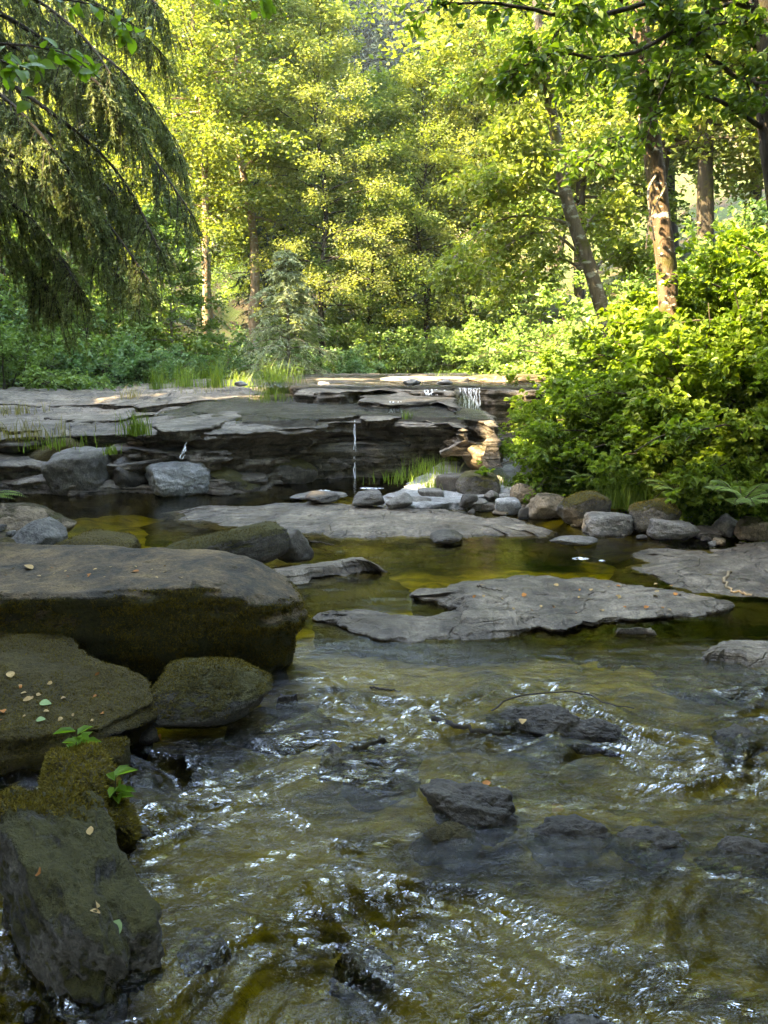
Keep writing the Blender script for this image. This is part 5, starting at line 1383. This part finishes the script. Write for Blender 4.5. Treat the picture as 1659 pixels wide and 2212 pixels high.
def mz(u, v, z0=0.8):
    p = at(u, v, z0)
    for _ in range(4): p = at(u, v, float(main_z(p[0], p[1])) + 0.05)
    return p
for k, (u, v, h, n, w, mt, lab) in enumerate([
    (342, 838, 58, 110, 0.22, 'grass', 'upright green grass tuft, leftmost behind the ledge'), (398, 838, 62, 170, 0.4, 'grass', 'yellowish grass tuft behind the ledge, second from the left'),
    (465, 836, 78, 150, 0.3, 'grass', 'tall bright green grass tuft in the middle behind the ledge'), (520, 840, 50, 130, 0.35, 'grass', 'short yellow-green grass tuft left of the largest tuft'),
    (600, 846, 82, 260, 0.5, 'grass', 'largest bushy grass tuft beside the hemlock'), (583, 864, 34, 140, 0.4, 'grass', 'low yellow-green grass at the ledge front below the largest tuft'),
    (293, 934, 62, 130, 0.22, 'grass', 'grass tuft growing from a crack in the middle of the ledge'), (285, 860, 40, 60, 0.3, 'dry_grass', 'dry grass stems above the crack tuft'),
    (60, 940, 48, 110, 0.6, 'dry_grass', 'dry grass hanging over the ledge at the left edge'), (120, 962, 36, 80, 0.4, 'grass', 'green grass trailing over the mossy buttress'),
    (30, 890, 30, 80, 0.5, 'dry_grass', 'sparse dry grass on the ledge at the left edge'), (700, 850, 20, 40, 0.3, 'grass', 'sparse low grass on the ledge right of the largest tuft'),
    (240, 975, 26, 40, 0.12, 'grass', 'tiny grass sprig under the ledge lip'), (880, 900, 22, 40, 0.15, 'grass', 'small grass sprig at the little cascade'),
    (450, 850, 24, 120, 0.6, 'dry_grass', 'dry yellow grass at the feet of the tall tufts')]):
    p = mz(u, v); grass(lab, tuple(p), n, h / FOC * p[1], w, 600 + k, mt)
for k, (u, v, z, h, n, w, mt, lab) in enumerate([
    (1000, 985, 0.28, 48, 150, 0.25, 'grass', 'grass tuft below the wedge rock by the waterfall'), (880, 1036, 0.12, 34, 200, 0.45, 'grass', 'low yellow-green plants on the left of the gravel riffle'),
    (930, 1015, 0.2, 40, 220, 0.4, 'grass', 'bright grass strip along the gravel riffle'), (935, 1056, 0.1, 46, 120, 0.22, 'grass', 'upright grass tuft in front of the gravel riffle'),
    (1050, 985, 0.28, 26, 160, 0.5, 'grass', 'low grass by the orange rock at the riffle head'), (1075, 1050, 0.12, 40, 120, 0.3, 'grass', 'grass over the mossy side of the big riffle boulder'),
    (1345, 1085, 0.15, 90, 260, 0.3, 'grass', 'soft green horsetail tuft under the right thicket'), (1375, 1070, 0.2, 70, 160, 0.3, 'grass', 'feathery green tuft right of the horsetails'),
    (955, 822, 1.05, 34, 30, 0.2, 'grass', 'lone weed stem behind the flat rock bar')]):
    p = at(u, v, z); grass(lab, tuple(p), n, h / FOC * p[1], w, 640 + k, mt, 'grass tufts of the right side', bw=0.008)

def fern(label, loc, n, L, seed, mt='under_leaf', az0=0, az1=6.28):
    r_ = np.random.default_rng(seed); st = MB(); fr = MB()
    for k in range(n):
        az = az0 + (az1 - az0) * (k + r_.uniform(0, .6)) / n
        P = limb_path(r_, np.zeros(3), az, r_.uniform(0.6, 1.1), L * r_.uniform(0.7, 1.1), 0.55, n=12, wob=0.02)
        st.add(*tube(P, np.linspace(0.005, 0.001, 12), 4))
        m = 24; s = np.linspace(0.12, 0.98, m) * 11; i = np.minimum(s.astype(int), 10); f = (s - i)[:, None]
        q = P[i] * (1 - f) + P[i + 1] * f; T = norm(P[i + 1] - P[i]); sd = norm(np.cross(T, np.array([0, 0, 1.0])))
        ln = L * 0.17 * np.sin(np.pi * np.linspace(0.12, 1.0, m) ** 0.8) + 0.01
        for sg in (-1, 1):
            V, F = leaf_geo(q, sd * sg + T * 0.35 - np.array([0, 0, 0.15]), np.array([0, 0, 1.0]) + 0 * T, ln, ln * 0.28, 'simple', fold=0.05); fr.add(V, F)
    return plant('fern', loc, [('stems', st, 'twig'), ('leaves', fr, mt)], label, 'fern')
for k, (u, v, z, L, lab) in enumerate([(1260, 1050, 0.2, 0.55, 'fern under the shrubs above the mossy domed boulder'), (1310, 1045, 0.25, 0.5, 'fern spreading left of the horsetail tuft'),
                                       (1460, 1070, 0.3, 0.5, 'fern in the shade above the moss-capped boulder'), (1600, 1090, 0.35, 0.6, 'dark fern at the right edge under the thicket')]):
    p = at(u, v, z); fern(lab, (p[0], p[1], max(p[2], gz(p[0], p[1]))), 11, L, 700 + k)
p = aty(-45, 1085, 4.4); fern('green fern tip poking in at the left edge above the slab', tuple(p), 5, 0.3, 710, 'maple_leaf', -0.8, 0.8)

def seedling(label, loc, n, size, seed):
    r_ = np.random.default_rng(seed); st = MB(); lf = MB()
    P = np.array([[0, 0, -0.03], [0.005, 0, 0.05], [0.0, -0.01, 0.11], [0.004, 0, 0.16]]); st.add(*tube(P, np.linspace(0.003, 0.001, 4), 4))
    for k in range(n):
        t = r_.uniform(0.3, 1.0); q = np.array([0, 0, 0.16 * t]); az = k * 2.4
        V, F = leaf_geo(q[None], np.array([[math.cos(az), math.sin(az), 0.25]]), np.array([[0, 0, 1.0]]), size * r_.uniform(.7, 1.2), size * 0.5, 'oval'); lf.add(V, F)
    return plant('seedling', loc, [('stem', st, 'twig'), ('leaves', lf, 'twig_leaf')], label, 'seedling')
seedling('small green seedling on top of the arched mossy boulder', tuple(aty(172, 1665, 2.62)), 13, 0.075, 1)
seedling('small green seedling at the water side of the arched mossy boulder', tuple(aty(255, 1770, 2.34)), 14, 0.07, 2)

# ------------------------------------------------------------------ sticks, roots and fallen leaves
def stick(label, pts, z, r, seed, mt='twig', name='stick', lift=0.0):
    P = np.array([at(u, v, z) for u, v in pts]); P[:, 2] += lift * np.sin(np.linspace(0, math.pi, len(pts)))
    P = spline(P, 18); r_ = np.random.default_rng(seed); P[1:-1] += r_.normal(size=(16, 3)) * r * 0.5
    mb = MB(); mb.add(*tube(P, np.linspace(r, r * 0.55, 18), 7))
    return tag(mb.build(name, M[mt]), label, 'stick')
stick('black wet stick caught in the rapids left of the dark rough rock', [(932, 1552), (990, 1568), (1050, 1580), (1102, 1582)], 0.04, 0.012, 1, 'bark_dark')
stick('long thin twig arching over the dark rough rock', [(1062, 1535), (1110, 1512), (1180, 1505), (1260, 1506), (1310, 1525), (1370, 1530)], 0.06, 0.004, 2, lift=0.02)
stick('thin bare branch lying in the shallows by the dark angular rock', [(665, 1168), (690, 1172), (722, 1178)], 0.03, 0.01, 3)
stick('pale curved root on the right bedrock shelf', [(1578, 1236), (1564, 1252), (1574, 1270), (1600, 1280), (1625, 1285)], 0.10, 0.012, 4, 'wood_pale', 'root')
stick('short forked twig drifting in the calm water', [(800, 1484), (830, 1488), (866, 1492)], 0.02, 0.006, 5)
stick('small dark twig on the large bedrock island', [(1030, 1265), (1055, 1272), (1085, 1277)], 0.11, 0.006, 6)
dl = []
for k, mt in enumerate(['leaf_tan', 'leaf_orange', 'leaf_tan', 'leaf_green']):
    me = lm[k].copy(); me.materials.clear(); me.materials.append(M[mt]); dl.append(me)
deps = bpy.context.evaluated_depsgraph_get(); deps.update()
def drop(u, v, size, k, seed, label, group):
    r_ = np.random.default_rng(seed); d = ray(u, v)
    hit, loc, nrm_, _, ob, _ = scene.ray_cast(deps, Vector(CAM), Vector(d).normalized())
    if not hit or ob.name.startswith('stream_water'):
        p = at(u, v, 0.0); loc = Vector((p[0], p[1], float(wave_h(p[:1], p[1:2])[0]) + 0.004)); nrm_ = Vector((0, 0, 1))
    az = r_.uniform(0, 6.28); x_ = Vector((math.cos(az), math.sin(az), 0)); z_ = (Vector(nrm_) + Vector(r_.normal(size=3)) * 0.2).normalized(); y_ = z_.cross(x_).normalized(); x_ = y_.cross(z_)
    o = bpy.data.objects.new('fallen_leaf', dl[k]); col.objects.link(o)
    o.matrix_world = Matrix.Translation(Vector(loc) + Vector(nrm_) * 0.004) @ Matrix((x_, y_, z_)).transposed().to_4x4() @ Matrix.Scale(size, 4)
    tag(o, label, 'leaf', group)
for k, (u, v, s, q, lab) in enumerate([(25, 1465, .05, 0, 'tan fallen leaf at the top of the brown mossy block'), (45, 1500, .035, 0, 'small curled tan leaf below the topmost one on the mossy block'),
    (85, 1520, .05, 3, 'pale green fallen leaf in the middle of the mossy block'), (70, 1510, .04, 0, 'tan leaf beside the pale green leaf on the mossy block'), (5, 1535, .04, 1, 'orange-brown leaf at the left edge of the mossy block'),
    (78, 1558, .04, 3, 'yellow leaf on the front rim of the mossy block'), (300, 1236, .06, 1, 'orange dead leaf on the right part of the big slab top'), (195, 1240, .06, 1, 'orange dead leaf in the middle of the big slab top'),
    (70, 1231, .06, 0, 'tan dead leaf at the left of the big slab top'), (260, 1985, .055, 3, 'broad pale green leaf on the grey side of the long boulder'), (90, 1888, .035, 1, 'orange leaf on the moss of the long boulder'),
    (205, 1950, .03, 0, 'small tan leaf on the long boulder above the green leaf'), (215, 1975, .03, 0, 'small pale leaf left of the green leaf on the long boulder'), (195, 1805, .03, 0, 'tan leaf between the two mossy boulders at the lower left'),
    (1060, 1700, .05, 1, 'orange-brown leaf at the right of the humped rock'), (1210, 1742, .06, 0, 'tan leaf stranded on the rock bar in the near rapids'), (1130, 1555, .05, 0, 'tan leaf on the dark rough rock'),
    (340, 1590, .05, 1, 'brown leaf under the rounded mossy boulder')]):
    drop(u, v, s, q, 800 + k, lab, 'fallen leaves')
r3 = np.random.default_rng(5)
for k in range(30):
    drop(r3.uniform(1020, 1480), r3.uniform(1262, 1325), r3.uniform(.02, .045), int(r3.integers(3)), 900 + k, 'tiny dead leaf scattered on the large bedrock island', 'dead leaves on the island')

# ------------------------------------------------------------------ the hazy air of the valley
hz, nt, out = new_mat('haze_air')
v = nt.nodes.new('ShaderNodeVolumePrincipled')
v.inputs['Color'].default_value = (0.7, 0.85, 1.0, 1); v.inputs['Density'].default_value = 0.00035; v.inputs['Anisotropy'].default_value = 0.3
nt.links.new(v.outputs[0], out.inputs['Volume'])
bm = bmesh.new(); bmesh.ops.create_cube(bm, size=1)
me = bpy.data.meshes.new('haze'); bm.to_mesh(me); bm.free()
o = link('haze', me, hz); zt = float(GZ.max()) + 25; zl = float(GZ.min()) - 1
o.scale = (284, 236, zt - zl); o.location = (0, 55, (zt + zl) / 2)
tag(o, 'pale blue haze filling the wooded valley', kind='stuff')

r4 = np.random.default_rng(15)
for k in range(34):
    u, v = (r4.uniform(0, 420), r4.uniform(1222, 1250)) if k % 2 else (r4.uniform(0, 230), r4.uniform(1450, 1570))
    drop(u, v, r4.uniform(.012, .03), int(r4.integers(3)), 950 + k, ('tiny dead leaf among the litter on the big mossy slab' if k % 2 else 'tiny dead leaf among the litter on the brown mossy block'),
         'litter on the big slab' if k % 2 else 'litter on the mossy block')
